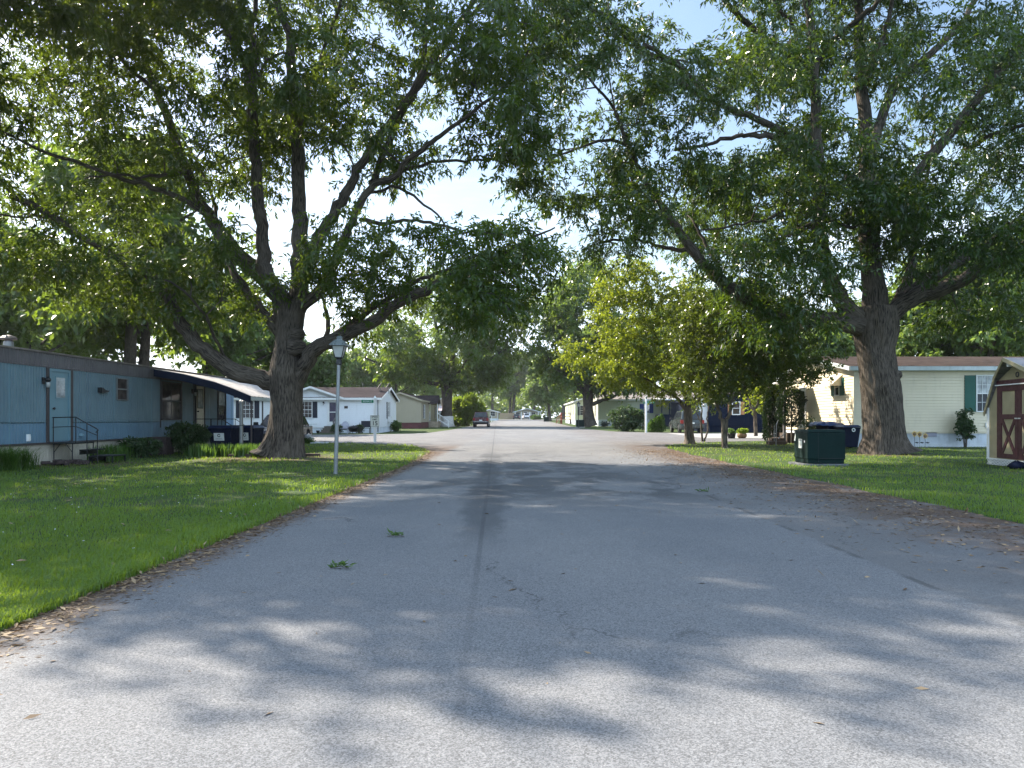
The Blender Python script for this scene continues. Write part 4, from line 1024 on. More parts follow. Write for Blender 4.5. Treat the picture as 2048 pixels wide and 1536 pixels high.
def gable_home(name, label, x0, x1, y0, y1, zs, ze, zr, axis, sid, skirt, roof, trim, oh=.25, pitch=.115, ohg=.25, g0=None, corner='white_trim', group=None, skirt_ribs=True):
    g0 = gz(y0) if g0 is None else g0
    T = thing(name, label, 'house', ((x0 + x1) / 2, y0, g0), 0, group)
    ym, xm = (y0 + y1) / 2, (x0 + x1) / 2
    mb = MB()
    def gab(L):
        return lambda z: (0, L) if z <= ze else (L / 2 * (z - ze) / (zr - ze), L - L / 2 * (z - ze) / (zr - ze))
    top = zr - .02
    siding(mb, (x0, y0), (x1, y0), zs, ze if axis == 'x' else top, pitch, clip=None if axis == 'x' else gab(x1 - x0))
    siding(mb, (x1, y0), (x1, y1), zs, top if axis == 'x' else ze, pitch, clip=gab(y1 - y0) if axis == 'x' else None)
    siding(mb, (x1, y1), (x0, y1), zs, ze if axis == 'x' else top, pitch, clip=None if axis == 'x' else gab(x1 - x0))
    siding(mb, (x0, y1), (x0, y0), zs, top if axis == 'x' else ze, pitch, clip=gab(y1 - y0) if axis == 'x' else None)
    mb.build('wall', sid, T)
    mb = MB(); i = .03
    cs = [((x0 + i, y0 + i), (x1 - i, y0 + i)), ((x1 - i, y0 + i), (x1 - i, y1 - i)), ((x1 - i, y1 - i), (x0 + i, y1 - i)), ((x0 + i, y1 - i), (x0 + i, y0 + i))]
    for a, b in cs:
        if skirt_ribs: ribs(mb, a, b, g0 - .05, zs + .01, .14, .01)
        else: ribs(mb, a, b, g0 - .05, zs + .01, 50, .001)
    mb.build('skirting', skirt, T)
    for cx, cy in ((x0, y0), (x1, y0), (x1, y1), (x0, y1)):
        mb = MB(); mb.box(cx - .07 if cx == x1 else cx - .022, cx + .022 if cx == x1 else cx + .07, cy - .022 if cy == y0 else cy - .07, cy + .07 if cy == y0 else cy + .022, zs, ze - .01); mb.build('corner_trim', corner, T)
    mb = MB(); mb.box(x0 - .018, x1 + .018, y0 - .02, y0 - .002, zs - .05, zs - .004); mb.build('base_trim', corner, T)
    th = .09; mb = MB(); fb = MB()
    if axis == 'x':
        k = (zr - ze) / (ym - y0); e = ze - k * oh
        mb.prism([(y0 - oh, e + .06), (ym, zr + .06), (y1 + oh, e + .06), (y1 + oh, e - .02), (ym, zr - .02), (y0 - oh, e - .02)], 0, x0 - ohg, x1 + ohg)
        fb.box(x0 - ohg, x1 + ohg, y0 - oh - .03, y0 - oh - .002, e - .13, e + .045); fb.box(x0 - ohg, x1 + ohg, y1 + oh + .002, y1 + oh + .03, e - .13, e + .045)
        fb.box(x0 - ohg + .01, x1 + ohg - .01, y0 - oh, y0 - .02, e - .12, e - .1)
        for xa, xb in ((x0 - ohg - .03, x0 - ohg - .002), (x1 + ohg + .002, x1 + ohg + .03)):
            fb.prism([(y0 - oh, e + .045), (ym, zr + .045), (y1 + oh, e + .045), (y1 + oh, e - .13), (ym, zr - .13), (y0 - oh, e - .13)], 0, xa, xb)
    else:
        k = (zr - ze) / (xm - x0); e = ze - k * oh
        mb.prism([(x0 - oh, e + .06), (xm, zr + .06), (x1 + oh, e + .06), (x1 + oh, e - .02), (xm, zr - .02), (x0 - oh, e - .02)], 1, y0 - ohg, y1 + ohg)
        for s, xx in ((-1, x0 - oh), (1, x1 + oh)): fb.box(min(xx, xx + s * .03), max(xx, xx + s * .03), y0 - ohg, y1 + ohg, e - .13, e + .045)
        for ya, yb in ((y0 - ohg - .03, y0 - ohg - .002), (y1 + ohg + .002, y1 + ohg + .03)):
            fb.prism([(x0 - oh, e + .045), (xm, zr + .045), (x1 + oh, e + .045), (x1 + oh, e - .13), (xm, zr - .13), (x0 - oh, e - .13)], 1, ya, yb)
    mb.build('roof', roof, T); fb.build('fascia', trim, T)
    return T

FR = lambda x, y, z: frame((x, y, z), (1, 0, 0), (0, -1, 0))      # wall facing the camera
RT = lambda x, y, z: frame((x, y, z), (0, 1, 0), (1, 0, 0))       # wall facing +x
LF = lambda x, y, z: frame((x, y, z), (0, -1, 0), (-1, 0, 0))     # wall facing -x

# ------------------------------------------------------------------ the blue mobile home
def blue_home():
    xf, y0, y1, xb = -12.6, 10.5, 33.8, -16.4
    T = thing('mobile_home', 'long blue ribbed metal mobile home with dark slate roof band on the left', 'house', (-14.5, y0, 0))
    m = MB(); ribs(m, (xf, y0), (xf, 32.88), 1.10, 2.58, .115, .022, .70); ribs(m, (xb, y0), (xf, y0), .58, 2.58, .1); ribs(m, (xf, y1), (xb, y1), .58, 2.58, .1); ribs(m, (xb, y1), (xb, y0), .58, 2.58, .1)
    m.build('wall', 'blue_metal', T)
    m = MB(); ribs(m, (xf, y0), (xf, 32.88), .58, 1.10, .115, .022, .70); m.build('lower_panel', 'blue_lower', T)
    for q in range(10):
        yy = 11.6 + 2.44 * q
        if not (20.3 < yy < 21.7 or 26.8 < yy < 28.7 or 29.5 < yy < 30.7): m = MB(); m.box(xf + .02, xf + .028, yy, yy + .022, .58, 2.57); m.build('panel_seam', 'blue_door', T)
    m = MB(); ribs(m, (xf, 32.88), (xf, y1), .58, 2.58, .3, .012, .8); o = m.build('skylit_wall_end', 'skylit_blue', T); o['label'] = 'far end of the blue wall, painted pale for the sky light on it'
    m = MB(); ribs(m, (xf + .03, y0), (xf + .03, y1), 2.58, 2.95, .1, .014, .7); ribs(m, (xf + .03, y1), (xb, y1), 2.58, 2.95, .1); ribs(m, (xb, y0), (xf + .03, y0), 2.58, 2.95, .1); m.box(xf, xf + .03, y0, y1, 2.57, 2.578); m.build('roof_band', 'slate_metal', T)
    m = MB(); m.prism([(xf + .09, 2.95), (xf + .09, 2.99), (xf - .6, 3.07), (-14.5, 3.13), (xb + .6, 3.07), (xb - .08, 2.99), (xb - .08, 2.95)], 1, y0 - .05, y1 + .06); m.build('roof', 'roof_old', T)
    m = MB(); m.box(xf + .011, xf + .022, y0, 20.39, 1.085, 1.115); m.box(xf + .011, xf + .022, 21.61, 26.85, 1.085, 1.115); m.box(xf + .011, xf + .022, 28.6, 29.7, 1.075, 1.105); m.build('belt_strip', 'blue_door', T)
    m = MB(); m.box(xf - .02, xf + .035, y0, y1, .53, .58)
    for a, b in ((20.4, 20.55), (21.43, 21.6)): m.box(xf + .01, xf + .05, a, b, .58, 2.57)
    for a in (26.86, 28.55, 29.62, 31.95, 32.84): m.box(xf + .01, xf + .035, a, a + .07, .9 if a in (26.86, 28.55) else .58, 2.57)
    m.build('wall_trim', 'brown_trim', T)
    m = MB(); ribs(m, (xf - .06, y0), (xf - .06, y1), -.03, .53, .12, .01); m.box(xf - .05, xf - .035, y0, y1, .42, .53); m.build('skirting', 'skirt_cream', T)
    door(T, RT(xf + .012, 20.99, .6), .8, 1.88, 'blue_door', 'blue_door', ('glass_blind',), (.28, .8, .63, .92), hs=-1)
    wall_lamp(T, RT(xf + .015, 20.28, 2.2)); wall_lamp(T, RT(xf + .015, 29.5, 2.25))
    m = MB(RT(xf + .012, 23.1, 2.02)); m.prism([(-.2, .12), (-.2, -.02), (-.1, -.04), (.2, .0), (.22, .04), (0, .05), (-.12, .12)], 1, -.14, 0); m.build('vent_hood', 'black_metal', T)
    window(T, RT(xf + .012, 24.28, 1.82), .62, .64, 1, 1, 'galv', ('glass_brown', 'glass_brown'), t=.03)
    f = window(T, RT(xf + .012, 27.72, 1.2), 1.5, 1.28, 2, 1, 'brown_trim', ('glass_brown', 'glass_brown'), t=.04)
    d = door(T, RT(xf + .012, 30.2, .62), .74, 1.86, 'cream_door', 'brown_trim', ('glass_blind',), (.2, .8, .55, .93), hs=-1, panels=((.12, .88, .05, .45), (.18, .82, .1, .4)))
    window(T, RT(xf + .012, 32.4, 1.2), .74, 1.12, 1, 1, 'brown_trim', ('glass_blind', 'glass_brown'), t=.04)
    m = MB(RT(xf + .012, 19.65, .72)); m.box(-.06, .06, -.05, 0, -.09, .09); m.box(-.045, .045, -.065, -.05, -.07, .05); m.build('outlet_box', 'white_trim', T, bevel=.01)
    m = MB(RT(xf + .012, 21.98, .74)); m.lathe([(.09, 0), (.07, .05), (.02, .07)], (0, -.03, -.02), 12); m.build('dryer_vent', 'blue_door', T)
    m = MB(); m.lathe([(.2, 3.02), (.2, 3.06), (.13, 3.08), (.13, 3.36)], (-14.3, 21.5, 0), 14); o = m.build('roof_vent', 'galv', T)
    m = MB(); m.lathe([(.1, 3.36), (.1, 3.41), (.21, 3.42), (.22, 3.46), (.14, 3.52), (.03, 3.55)], (-14.3, 21.5, 0), 14); m.build('vent_cap', 'slate_metal', o)
    # awning
    A = thing('awning', 'curved metal porch awning with dark navy front edge fixed to the blue home', 'awning', (-11, 26.3, 0))
    pr = [(-12.5, 2.90), (-11.5, 2.73), (-10.44, 2.46), (-9.8, 2.23), (-9.2, 1.98)]
    m = MB(); n = 62; ya, yb = 26.3, 32.6
    vs, fs = [], []
    for i in range(n + 1):
        y = ya + (yb - ya) * i / n
        dz = .018 if i % 4 == 0 else 0
        vs += [(x, y, z + dz) for x, z in pr]
    for i in range(n):
        for j in range(4): fs.append((i * 5 + j, i * 5 + j + 1, (i + 1) * 5 + j + 1, (i + 1) * 5 + j))
    m.add(vs, fs); o = m.build('roof_sheet', 'roof_sheet', A)
    s = o.modifiers.new('thick', 'SOLIDIFY'); s.thickness = .015; s.offset = -1
    low = [(x, z - .24) for x, z in pr]
    for a, b, nm in ((26.24, 26.29, 'front_edge'), (32.61, 32.66, 'rear_edge')): m = MB(); m.prism(pr + low[::-1], 1, a, b); m.build(nm, 'navy_trim', A)
    m = MB(); k = 40
    for i in range(k):
        a = 26.3 + 6.3 * i / k; w = 6.3 / k
        m.prism([(a, 1.96), (a + w, 1.96), (a + w, 1.87), (a + w * .75, 1.84), (a + w * .5, 1.83), (a + w * .25, 1.84), (a, 1.87)], 0, -9.21, -9.19)
    m.build('valance', 'grey_trim', A)
    for y in (26.45, 27.6, 30.0, 32.4):
        m = MB(); m.box(-9.26, -9.22, y - .02, y + .02, 0, 1.95); m.build('post', 'brown_trim', A)
    # entry platform with steps and rails
    P = thing('entry_steps', 'black steel entry platform with handrail at the blue door', 'steps', (-12, 21, 0))
    m = MB(); m.box(-12.55, -11.9, 20.6, 21.5, .53, .57); m.build('platform', 'black_metal', P)
    for x, y, s in ((-12.5, 20.62, 1), (-12.0, 20.62, -1), (-12.5, 21.48, 0), (-11.92, 21.48, 0)):
        m = MB(); m.tube([(x, y, 0), (x, y, .53)], .016, 6)
        if s: m.tube([(x, 20.62, .3), (x + s * .17, 20.62, .53)], .01, 5)
        m.build('leg', 'black_metal', P)
    for k, (x, z) in enumerate(((-11.7, .38), (-11.45, .2))):
        m = MB(); m.box(x - .13, x + .13, 20.64, 21.46, z - .03, z); m.box(x - .13, x - .115, 20.64, 21.46, z - .14, z - .03); m.build('step', 'black_metal', P)
    m = MB(); m.box(-11.55, -10.95, 20.7, 21.4, .19, .22)
    for x in (-11.53, -10.98):
        for y in (20.72, 21.38): m.box(x - .015, x + .015, y - .015, y + .015, 0, .19)
    m.build('step', 'black_metal', P)
    m = MB()
    for (x, z, zt) in ((-12.5, .55, 1.24), (-11.9, .55, 1.25), (-11.6, .2, 1.1), (-11.32, 0, .92)): m.tube([(x, 20.6, z), (x, 20.6, zt)], .014, 6)
    m.tube([(-12.52, 20.6, 1.24), (-11.9, 20.6, 1.25), (-11.34, 20.6, .94), (-11.3, 20.6, .9), (-11.36, 20.6, .84)], .016, 6)
    m.tube([(-12.52, 20.6, .98), (-11.9, 20.6, 1.0), (-11.32, 20.6, .76)], .012, 6); m.build('handrail', 'black_metal', P)
    P = thing('porch_steps', 'concrete porch steps with a thin black railing under the awning', 'steps', (-12, 30, 0))
    m = MB(); m.box(-12.55, -11.5, 29.6, 31.1, 0, .52); m.box(-11.5, -11.2, 29.6, 31.1, 0, .35); m.box(-11.2, -10.9, 29.6, 31.1, 0, .18); m.build('treads', 'concrete', P)
    for y in (29.65, 31.05):
        m = MB()
        for x, z, t in ((-12.5, .52, 1.2), (-11.9, .52, 1.2), (-11.5, .52, 1.2), (-10.98, .18, .85)): m.tube([(x, y, z), (x, y, t)], .014, 6)
        m.tube([(-12.52, y, 1.2), (-11.5, y, 1.2), (-10.96, y, .85)], .015, 6)
        m.build('railing', 'black_metal', P)

# ------------------------------------------------------------------ other homes
def white_home():
    s = 25.2; X = lambda px: (px - VX) / s; Z = lambda py: H + (VY - py) / s
    y0 = 61.0; g = gz(y0)
    T = gable_home('mobile_home', 'white mobile home with a brown roof, front gable and dark shutters', -29, -11.2, y0, y0 + 8.4, Z(854.5), Z(795.5), 3.84, 'x', 'siding_white', 'skirt_white', 'shingle_dark', 'white_trim', .22, .16, .28)
    # cross gable over the entry
    cx, hw, az = X(622.7), 2.62, Z(774)
    zb = Z(796)
    m = MB(); k = (az - zb) / hw
    siding(m, (cx - hw + .1, y0 - .03), (cx + hw - .1, y0 - .03), zb, az - .05, .115, clip=lambda z: ((z - zb) / k, 2 * (hw - .1) - (z - zb) / k))
    m.build('gable_wall', 'siding_white', T)
    m = MB(); m.prism([(cx - hw, zb + .02), (cx, az + .05), (cx + hw, zb + .02), (cx + hw, zb - .05), (cx, az - .03), (cx - hw, zb - .05)], 1, y0 - .3, y0 + 3.6); m.build('gable_roof', 'shingle_dark', T)
    m = MB(); m.prism([(cx - hw - .02, zb + .03), (cx, az + .06), (cx + hw + .02, zb + .03), (cx + hw + .02, zb - .14), (cx, az - .11), (cx - hw - .02, zb - .14)], 1, y0 - .33, y0 - .302); m.build('gable_fascia', 'white_trim', T)
    for a, b, c, e in ((483.5, 508, 802, 835.5), (602.5, 624, 804, 835)):
        window(T, FR((X(a) + X(b)) / 2, y0 - .015, Z(e)), X(b) - X(a), Z(c) - Z(e), 3, 2, 'white_trim', ('glass_brown', 'glass_brown'), 'navy_shutter', .38)
    window(T, RT(-11.185, 65.2, 1.25), .75, 1.35, 2, 2, 'white_trim', ('glass_blind', 'glass'), 'navy_shutter', .34)
    m = MB(RT(-11.17, 65.2, 1.0)); m.box(-.3, .3, -.35, .0, .0, .42)
    for q in range(7): m.box(-.27, .27, -.358, -.348, .04 + q * .05, .06 + q * .05)
    m.build('window_unit', 'white_trim', T)
    door(T, FR(X(668), y0 - .015, Z(851)), .86, 1.95, 'white_trim', 'white_trim', ('glass_purple', 'glass_purple'), ((.1, .9, .56, .94), (.1, .9, .16, .53)), hs=1)
    wall_lamp(T, FR(X(648), y0 - .015, Z(806)))
    m = MB(FR(X(692.5), y0 - .015, Z(814.5))); m.box(-.14, .14, -.03, 0, -.1, .1); m.box(-.11, .11, -.036, -.03, -.07, .07); m.build('plaque', 'brick_dark', T)
    m = MB(); m.tube([(-11.3, y0 - .2, 2.85), (-11.26, y0 - .06, 2.7), (-11.26, y0 - .06, .3), (-11.26, y0 - .2, .2)], .035, 6); m.build('downspout', 'slate_metal', T)
    for px, py, r in ((749, 774, .34), (766, 775, .28)):
        d = thing('satellite_dish', 'dark round satellite dish on the white home roof, ' + ('larger one of the pair' if r > .3 else 'smaller one of the pair'), 'dish', (X(px), y0 + 2.6, 3.35), 0, 'satellite dishes on the white home')
        m = MB(); m.tube([(X(px), y0 + 2.6, 3.3), (X(px), y0 + 2.6, 3.75), (X(px) - .06, y0 + 2.5, 3.85)], .025, 6); m.tube([(X(px) - .3, y0 + 2.6, 3.3), (X(px), y0 + 2.6, 3.65)], .015, 5); m.build('mast', 'galv', d)
        m = MB(Matrix.Translation((X(px) - .05, y0 + 2.45, 3.95)) @ Vector((-.80, -.22, .55)).to_track_quat('Z', 'Y').to_matrix().to_4x4()); m.lathe([(.02, -.08), (r * .5, -.06), (r * .85, -.015), (r, .02), (r * .97, .025), (r * .5, -.04), (.02, -.06)], (0, 0, 0), 18); m.build('reflector', 'black_metal', d, smooth=True)
        m = MB(); m.tube([(X(px) - .05, y0 + 2.4, 3.65), (X(px) - .3, y0 + 1.95, 3.85)], .012, 5); m.box(X(px) - .35, X(px) - .27, y0 + 1.88, y0 + 1.98, 3.83, 3.92); m.build('feed_arm', 'slate_metal', d)
    # front steps
    P = thing('front_steps', 'wooden front steps with dark side rail at the purple door of the white home', 'steps', (X(660), y0 - .8, g))
    for i in range(4):
        m = MB(); a = .27 * i; zt = .55 - .14 * i + g
        m.box(X(650) - .05 * i, X(673), y0 - .35 - a, y0 - .06 - a + (.0 if i else .03), zt - .05, zt); m.box(X(650) - .05 * i + .02, X(673) - .02, y0 - .33 - a, y0 - .31 - a, g, zt - .05); m.build('step', 'step_wood', P)
    m = MB()
    for x in (X(674.5),):
        m.tube([(x, y0 - .1, g), (x, y0 - .1, 1.55)], .04, 6); m.tube([(x, y0 - 1.25, g), (x, y0 - 1.25, 1.1)], .04, 6); m.tube([(x, y0 - .1, 1.5), (x, y0 - 1.25, 1.05)], .035, 6); m.tube([(x, y0 - .1, 1.15), (x, y0 - 1.25, .7)], .03, 6)
        for q in range(6): m.tube([(x, y0 - .2 - .18 * q, 1.45 - .07 * q), (x, y0 - .2 - .18 * q, .5 - .06 * q)], .015, 4)
    m.build('side_rail', 'slate_metal', P)
    y = y0 - 1.1; gy = gz(y)
    Tb = thing('folding_table', 'white topped table with curved dark legs by the white home', 'table', (X(622.5), y, gy))
    m = MB(); m.box(X(606.5), X(639), y - .3, y + .3, gy + .70, gy + .735); m.build('table_top', 'grey_trim', Tb, bevel=.01)
    for px, sx in ((614, -1), (617.5, -1), (627.5, 1), (631, 1)):
        x = X(px); m = MB(); m.tube(smooth_poly([(x, y - .2, gy + .7), (x, y - .2, gy + .35), (x + sx * .05, y - .22, gy + .2), (x + sx * .16, y - .25, gy)], 3), .018, 6); m.build('leg', 'black_metal', Tb)
    m = MB(); m.tube([(X(614), y - .2, gy + .42), (X(631), y - .2, gy + .42)], .014, 5); m.build('crossbar', 'black_metal', Tb)
    # adirondack chair
    y = y0 - 1.6; gy = gz(y)
    A = thing('garden_chair', 'lilac grey slatted garden chair with rounded back', 'chair', (X(698), y, gy))
    m = MB(); w = .62
    for i in range(7):
        x = X(697) - w / 2 + w * (i + .5) / 7; hh = .95 - .18 * ((i - 3) / 3) ** 2
        m.prism([(y + .25, gy + .3), (y + .52, gy + hh), (y + .55, gy + hh), (y + .28, gy + .3)], 0, x - .036, x + .036)
    m.build('backrest', 'plastic_grey', A)
    m = MB(); m.prism([(y - .3, gy + .38), (y + .3, gy + .28), (y + .3, gy + .31), (y - .3, gy + .41)], 0, X(697) - .28, X(697) + .28); m.build('seat', 'plastic_grey', A)
    for sx in (-1, 1):
        m = MB(); x = X(697) + sx * .34; m.box(x - .06, x + .06, y - .35, y + .35, gy + .56, gy + .59); m.build('armrest', 'plastic_grey', A)
        for yy in (-.3, .3): m = MB(); m.box(x - .03, x + .03, y + yy - .04, y + yy + .04, gy, gy + .56); m.build('leg', 'plastic_grey', A)
    # fire pit, bench, pots
    xx = X(716); Pt = thing('fire_pit', 'round black fire pit with a domed lid beside the lilac garden chair', 'fire pit', (xx, y, gy))
    m = MB(); m.lathe([(.2, .12), (.36, .25), (.42, .4), (.44, .41), (.44, .44)], (xx, y, gy), 18); m.build('bowl', 'black_metal', Pt, smooth=True)
    m = MB(); m.lathe([(.43, .44), (.36, .52), (.2, .58), (.03, .6), (.03, .64)], (xx, y, gy), 18); m.build('lid', 'rubber', Pt, smooth=True)
    for a in (.5, 2.6, 4.7): m = MB(); m.tube([(xx + .3 * math.cos(a), y + .3 * math.sin(a), gy + .25), (xx + .38 * math.cos(a), y + .38 * math.sin(a), gy)], .02, 5); m.build('leg', 'black_metal', Pt)
    xx = X(739); B = thing('bench', 'black metal bench with a solid back behind the speed limit sign', 'bench', (xx, y, gy))
    m = MB(); m.box(xx - .38, xx + .38, y + .26, y + .3, gy + .48, gy + .98); m.build('backrest', 'navy_shutter', B)
    m = MB(); m.box(xx - .38, xx + .38, y - .2, y + .26, gy + .40, gy + .44); m.build('seat', 'black_metal', B)
    for sx in (-.36, .36):
        for yy in (-.18, .28): m = MB(); m.box(xx + sx - .025, xx + sx + .025, y + yy - .025, y + yy + .025, gy, gy + .5 if yy > 0 else gy + .4); m.build('leg', 'black_metal', B)
    bush('potted_plant', 'leafy green plant between the front steps and lilac chair of the white home', (X(683), y, gy), .3, .3, .75, 'shrub_leaf', 61, 40, 50, (.11, .08), 'plant')
    bush('potted_plant', 'small green plant by the black bench of the white home', (X(726), y + .2, gy), .25, .25, .72, 'shrub_leaf', 62, 26, 40, (.11, .07), 'plant')
    bush('shrub', 'small shrub at the far right corner of the white home', (-10.7, 66.5, gz(66.5)), .45, .4, .95, 'arb_leaf', 63, 30, 50, (.13, .08))
    for px, lab in ((606, 'dark pot left of the folding table legs'), (642, 'dark pot on the left of the wooden front steps')):
        p = MB(); p.lathe([(.1, 0), (.14, .2), (.16, .22), (.14, .23), (.12, .2)], (X(px), y0 - .9, gz(60)), 12); tag(p.build('flower_pot', 'black_metal', None, smooth=True), lab, 'pot')
    return T

def beige_home():
    y0 = 80.0; g = gz(y0); s = F / y0
    T = gable_home('mobile_home', 'beige mobile home with a dark red base beyond the white home', -14.6, -10.3, y0, y0 + 17, H + (VY - 844.5) / s, 3.2, 3.95, 'y', 'siding_beige', 'skirt_red', 'shingle_dark', 'siding_beige', .2, .125, .2, corner='siding_beige')
    for yy in (82.5, 93.5): window(T, RT(-10.285, yy, 1.3), .8, 1.4, 1, 2, 'white_trim', ('glass', 'glass'), 'navy_shutter', .3)
    door(T, RT(-10.285, 87.5, .95), .95, 2.0, 'dark_plastic', 'white_trim', ('glass', 'glass'), ((.12, .88, .52, .94), (.12, .88, .1, .47)))
    m = MB(); m.prism([(86, 3.0), (87.6, 3.9), (89.2, 3.0), (89.2, 2.9), (87.6, 3.78), (86, 2.9)], 0, -11.6, -9.2); m.build('porch_roof', 'shingle_dark', T)
    m = MB(); m.box(-10.25, -9.2, 86.2, 89.0, g, .92); m.build('porch_deck', 'deck_wood', T)
    m = MB()
    for y in (86.25, 88.95): m.box(-9.3, -9.22, y - .04, y + .04, .92, 2.95)
    for z in (1.25, 1.85): m.box(-9.29, -9.23, 86.3, 88.9, z, z + .06)
    m.tube([(-9.25, 86.2, 1.85), (-8.0, 86.0, 1.0)], .04, 5); m.tube([(-9.25, 86.2, 1.2), (-8.0, 86.0, .4)], .05, 5); m.tube([(-8.0, 86, g), (-8.0, 86, 1.1)], .05, 5)
    m.build('porch_rail', 'white_trim', T)
    T2 = gable_home('mobile_home', 'distant grey roofed home with a pinkish front half hidden by the whitewashed oak', -15.5, -9.6, 128, 142, gz(128) + .6, 3.4, 4.9, 'y', 'siding_beige', 'pink_panel', 'shingle_grey', 'grey_trim', .3, .2, .3)
    m = MB(); m.prism([(126, 2.6), (128, 3.4), (128, 3.3), (126, 2.5)], 0, -15.3, -9.8); m.build('porch_awning', 'pink_panel', T2)
    window(T2, FR(-13, 127.98, 1.6), 1.6, 1.3, 2, 1, 'white_trim', ('glass', 'glass'))
    door(T2, FR(-10.8, 127.98, 1.1), .95, 2.0, 'dark_plastic', 'white_trim')

def sage_home():
    y0 = 95.0; g = gz(y0); s = F / y0
    T = gable_home('mobile_home', 'sage beige mobile home with a grey roof and bright blue shutters', 9.65, 24.5, y0, y0 + 8.2, H + (VY - 839) / s, 3.65, 4.75, 'x', 'siding_sage', 'skirt_white', 'shingle_grey', 'white_trim', .2, .125, .2)
    window(T, FR(15.63, y0 - .015, 1.95), .55, 1.1, 2, 2, 'white_trim', ('glass_blind', 'glass'), 'blue_shutter', .5)
    window(T, LF(9.635, 98.2, 1.6), .9, 1.4, 2, 2, 'white_trim', ('glass', 'glass'))
    for x in (13.2, 14.4, 16.6):
        m = MB(); m.lathe([(.1, 4.2), (.1, 4.62), (.16, 4.63), (.16, 4.7), (.05, 4.74)], (x, y0 + 2.4, 0), 10); m.build('roof_vent', 'white_trim', T)
    # dark screened porch on the right half
    m = MB(); m.box(16.75, 21.6, 91, 91.06, g, 1.75); m.box(16.75, 16.81, 91.06, 95, g, 1.75); m.build('porch_panel', 'siding_navy', T)
    m = MB()
    for x in (16.78, 17.7, 18.7, 19.9, 21.5): m.box(x - .07, x + .07, 90.94, 91.08, 1.75, 3.45)
    m.box(16.7, 21.6, 90.93, 91.1, 3.35, 3.5); m.build('porch_frame', 'navy_trim', T)
    m = MB(); m.box(18.75, 21.5, 91.2, 91.22, 1.75, 3.4); m.build('porch_screen', 'glass', T)
    m = MB(); m.prism([(90.6, 3.5), (95, 3.75), (95, 3.68), (90.6, 3.42)], 0, 16.5, 21.8); m.build('porch_roof', 'white_trim', T)
    m = MB()
    for q in range(14): m.box(18.8 + q * .2, 18.86 + q * .2, 90.8, 90.84, .9, 1.75)
    m.box(18.7, 21.6, 90.79, 90.85, 1.72, 1.8); m.build('porch_railing', 'redwood', T)
    for i in range(3):
        m = MB(); m.box(18.8, 20.2, 90.4 - .3 * i, 90.7 - .3 * i, .95 - .2 * i, 1.0 - .2 * i); m.build('porch_step', 'deck_wood', T)
    # light green home further on
    T = gable_home('mobile_home', 'light green mobile home with red wooden porch stairs, far on the right', 7.75, 14.0, 108, 131, gz(108) + .75, 3.75, 4.75, 'y', 'siding_green', 'skirt_white', 'shingle_dark', 'white_trim', .25, .125, .2)
    window(T, FR(8.75, 107.985, 1.75), .6, 1.3, 1, 2, 'white_trim', ('glass', 'glass'), 'navy_shutter', .3)
    for yy in (111.5, 116, 121.5): window(T, LF(7.735, yy, 1.8), 1.3, 1.4, 2, 2, 'white_trim', ('glass', 'glass'))
    door(T, LF(7.735, 118.6, 1.2), .95, 2.0, 'white_trim', 'white_trim', ('glass_blind',), (.2, .8, .5, .9))
    P = thing('porch_stairs', 'red wooden porch stairs and railing of the light green home', 'stairs', (7, 117, gz(117)))
    gp = gz(117); m = MB(); m.box(6.3, 7.7, 116.6, 120.4, 1.1, 1.18); m.build('deck', 'redwood', P)
    m = MB()
    for x, y in ((6.35, 116.7), (6.35, 118.5), (6.35, 120.3), (7.6, 116.7)): m.box(x - .05, x + .05, y - .05, y + .05, gp, 2.15)
    for z in (1.55, 2.05): m.box(6.32, 6.38, 116.7, 120.3, z, z + .08); m.box(6.35, 7.65, 116.68, 116.74, z, z + .08)
    for q in range(12): m.box(6.33, 6.37, 116.9 + q * .28, 116.95 + q * .28, 1.2, 2.05)
    m.tube([(6.35, 116.7, 2.1), (5.5, 115.2, 1.2), (5.4, 115.1, .5)], .05, 5); m.tube([(6.35, 116.7, 1.6), (5.5, 115.2, .7)], .04, 5); m.build('railing', 'redwood', P)
    for i in range(4): m = MB(); m.box(5.7 + .15 * i, 6.35, 115.2 + .35 * i, 115.5 + .35 * i, .55 + .16 * i, .62 + .16 * i); m.build('step', 'redwood', P)

def navy_home():
    y0 = 63.0; g = gz(y0); s = F / y0
    T = gable_home('mobile_home', 'dark navy mobile home with an orange shuttered window behind the small maples', 15.5, 24, y0, y0 + 16, g + .55, 2.95, 3.6, 'y', 'siding_navy', 'siding_navy', 'shingle_dark', 'navy_trim', .15, .12, .15, corner='siding_navy')
    window(T, FR(gx(1472, y0), y0 - .015, zz(828, y0)), .54, .95, 1, 1, 'white_trim', ('glass', 'glass'), 'wood_shutter', .32, t=.08)
    m = MB(); m.box(14.7, 15.45, y0 + .3, y0 + .36, .9, 2.75); m.box(14.6, 15.5, y0 + .1, y0 + 3, 2.76, 2.84); m.build('porch_panel', 'white_trim', T)
    m = MB(); m.box(14.6, 14.7, y0 + .25, y0 + .35, g, 2.76); m.build('porch_post', 'navy_trim', T)

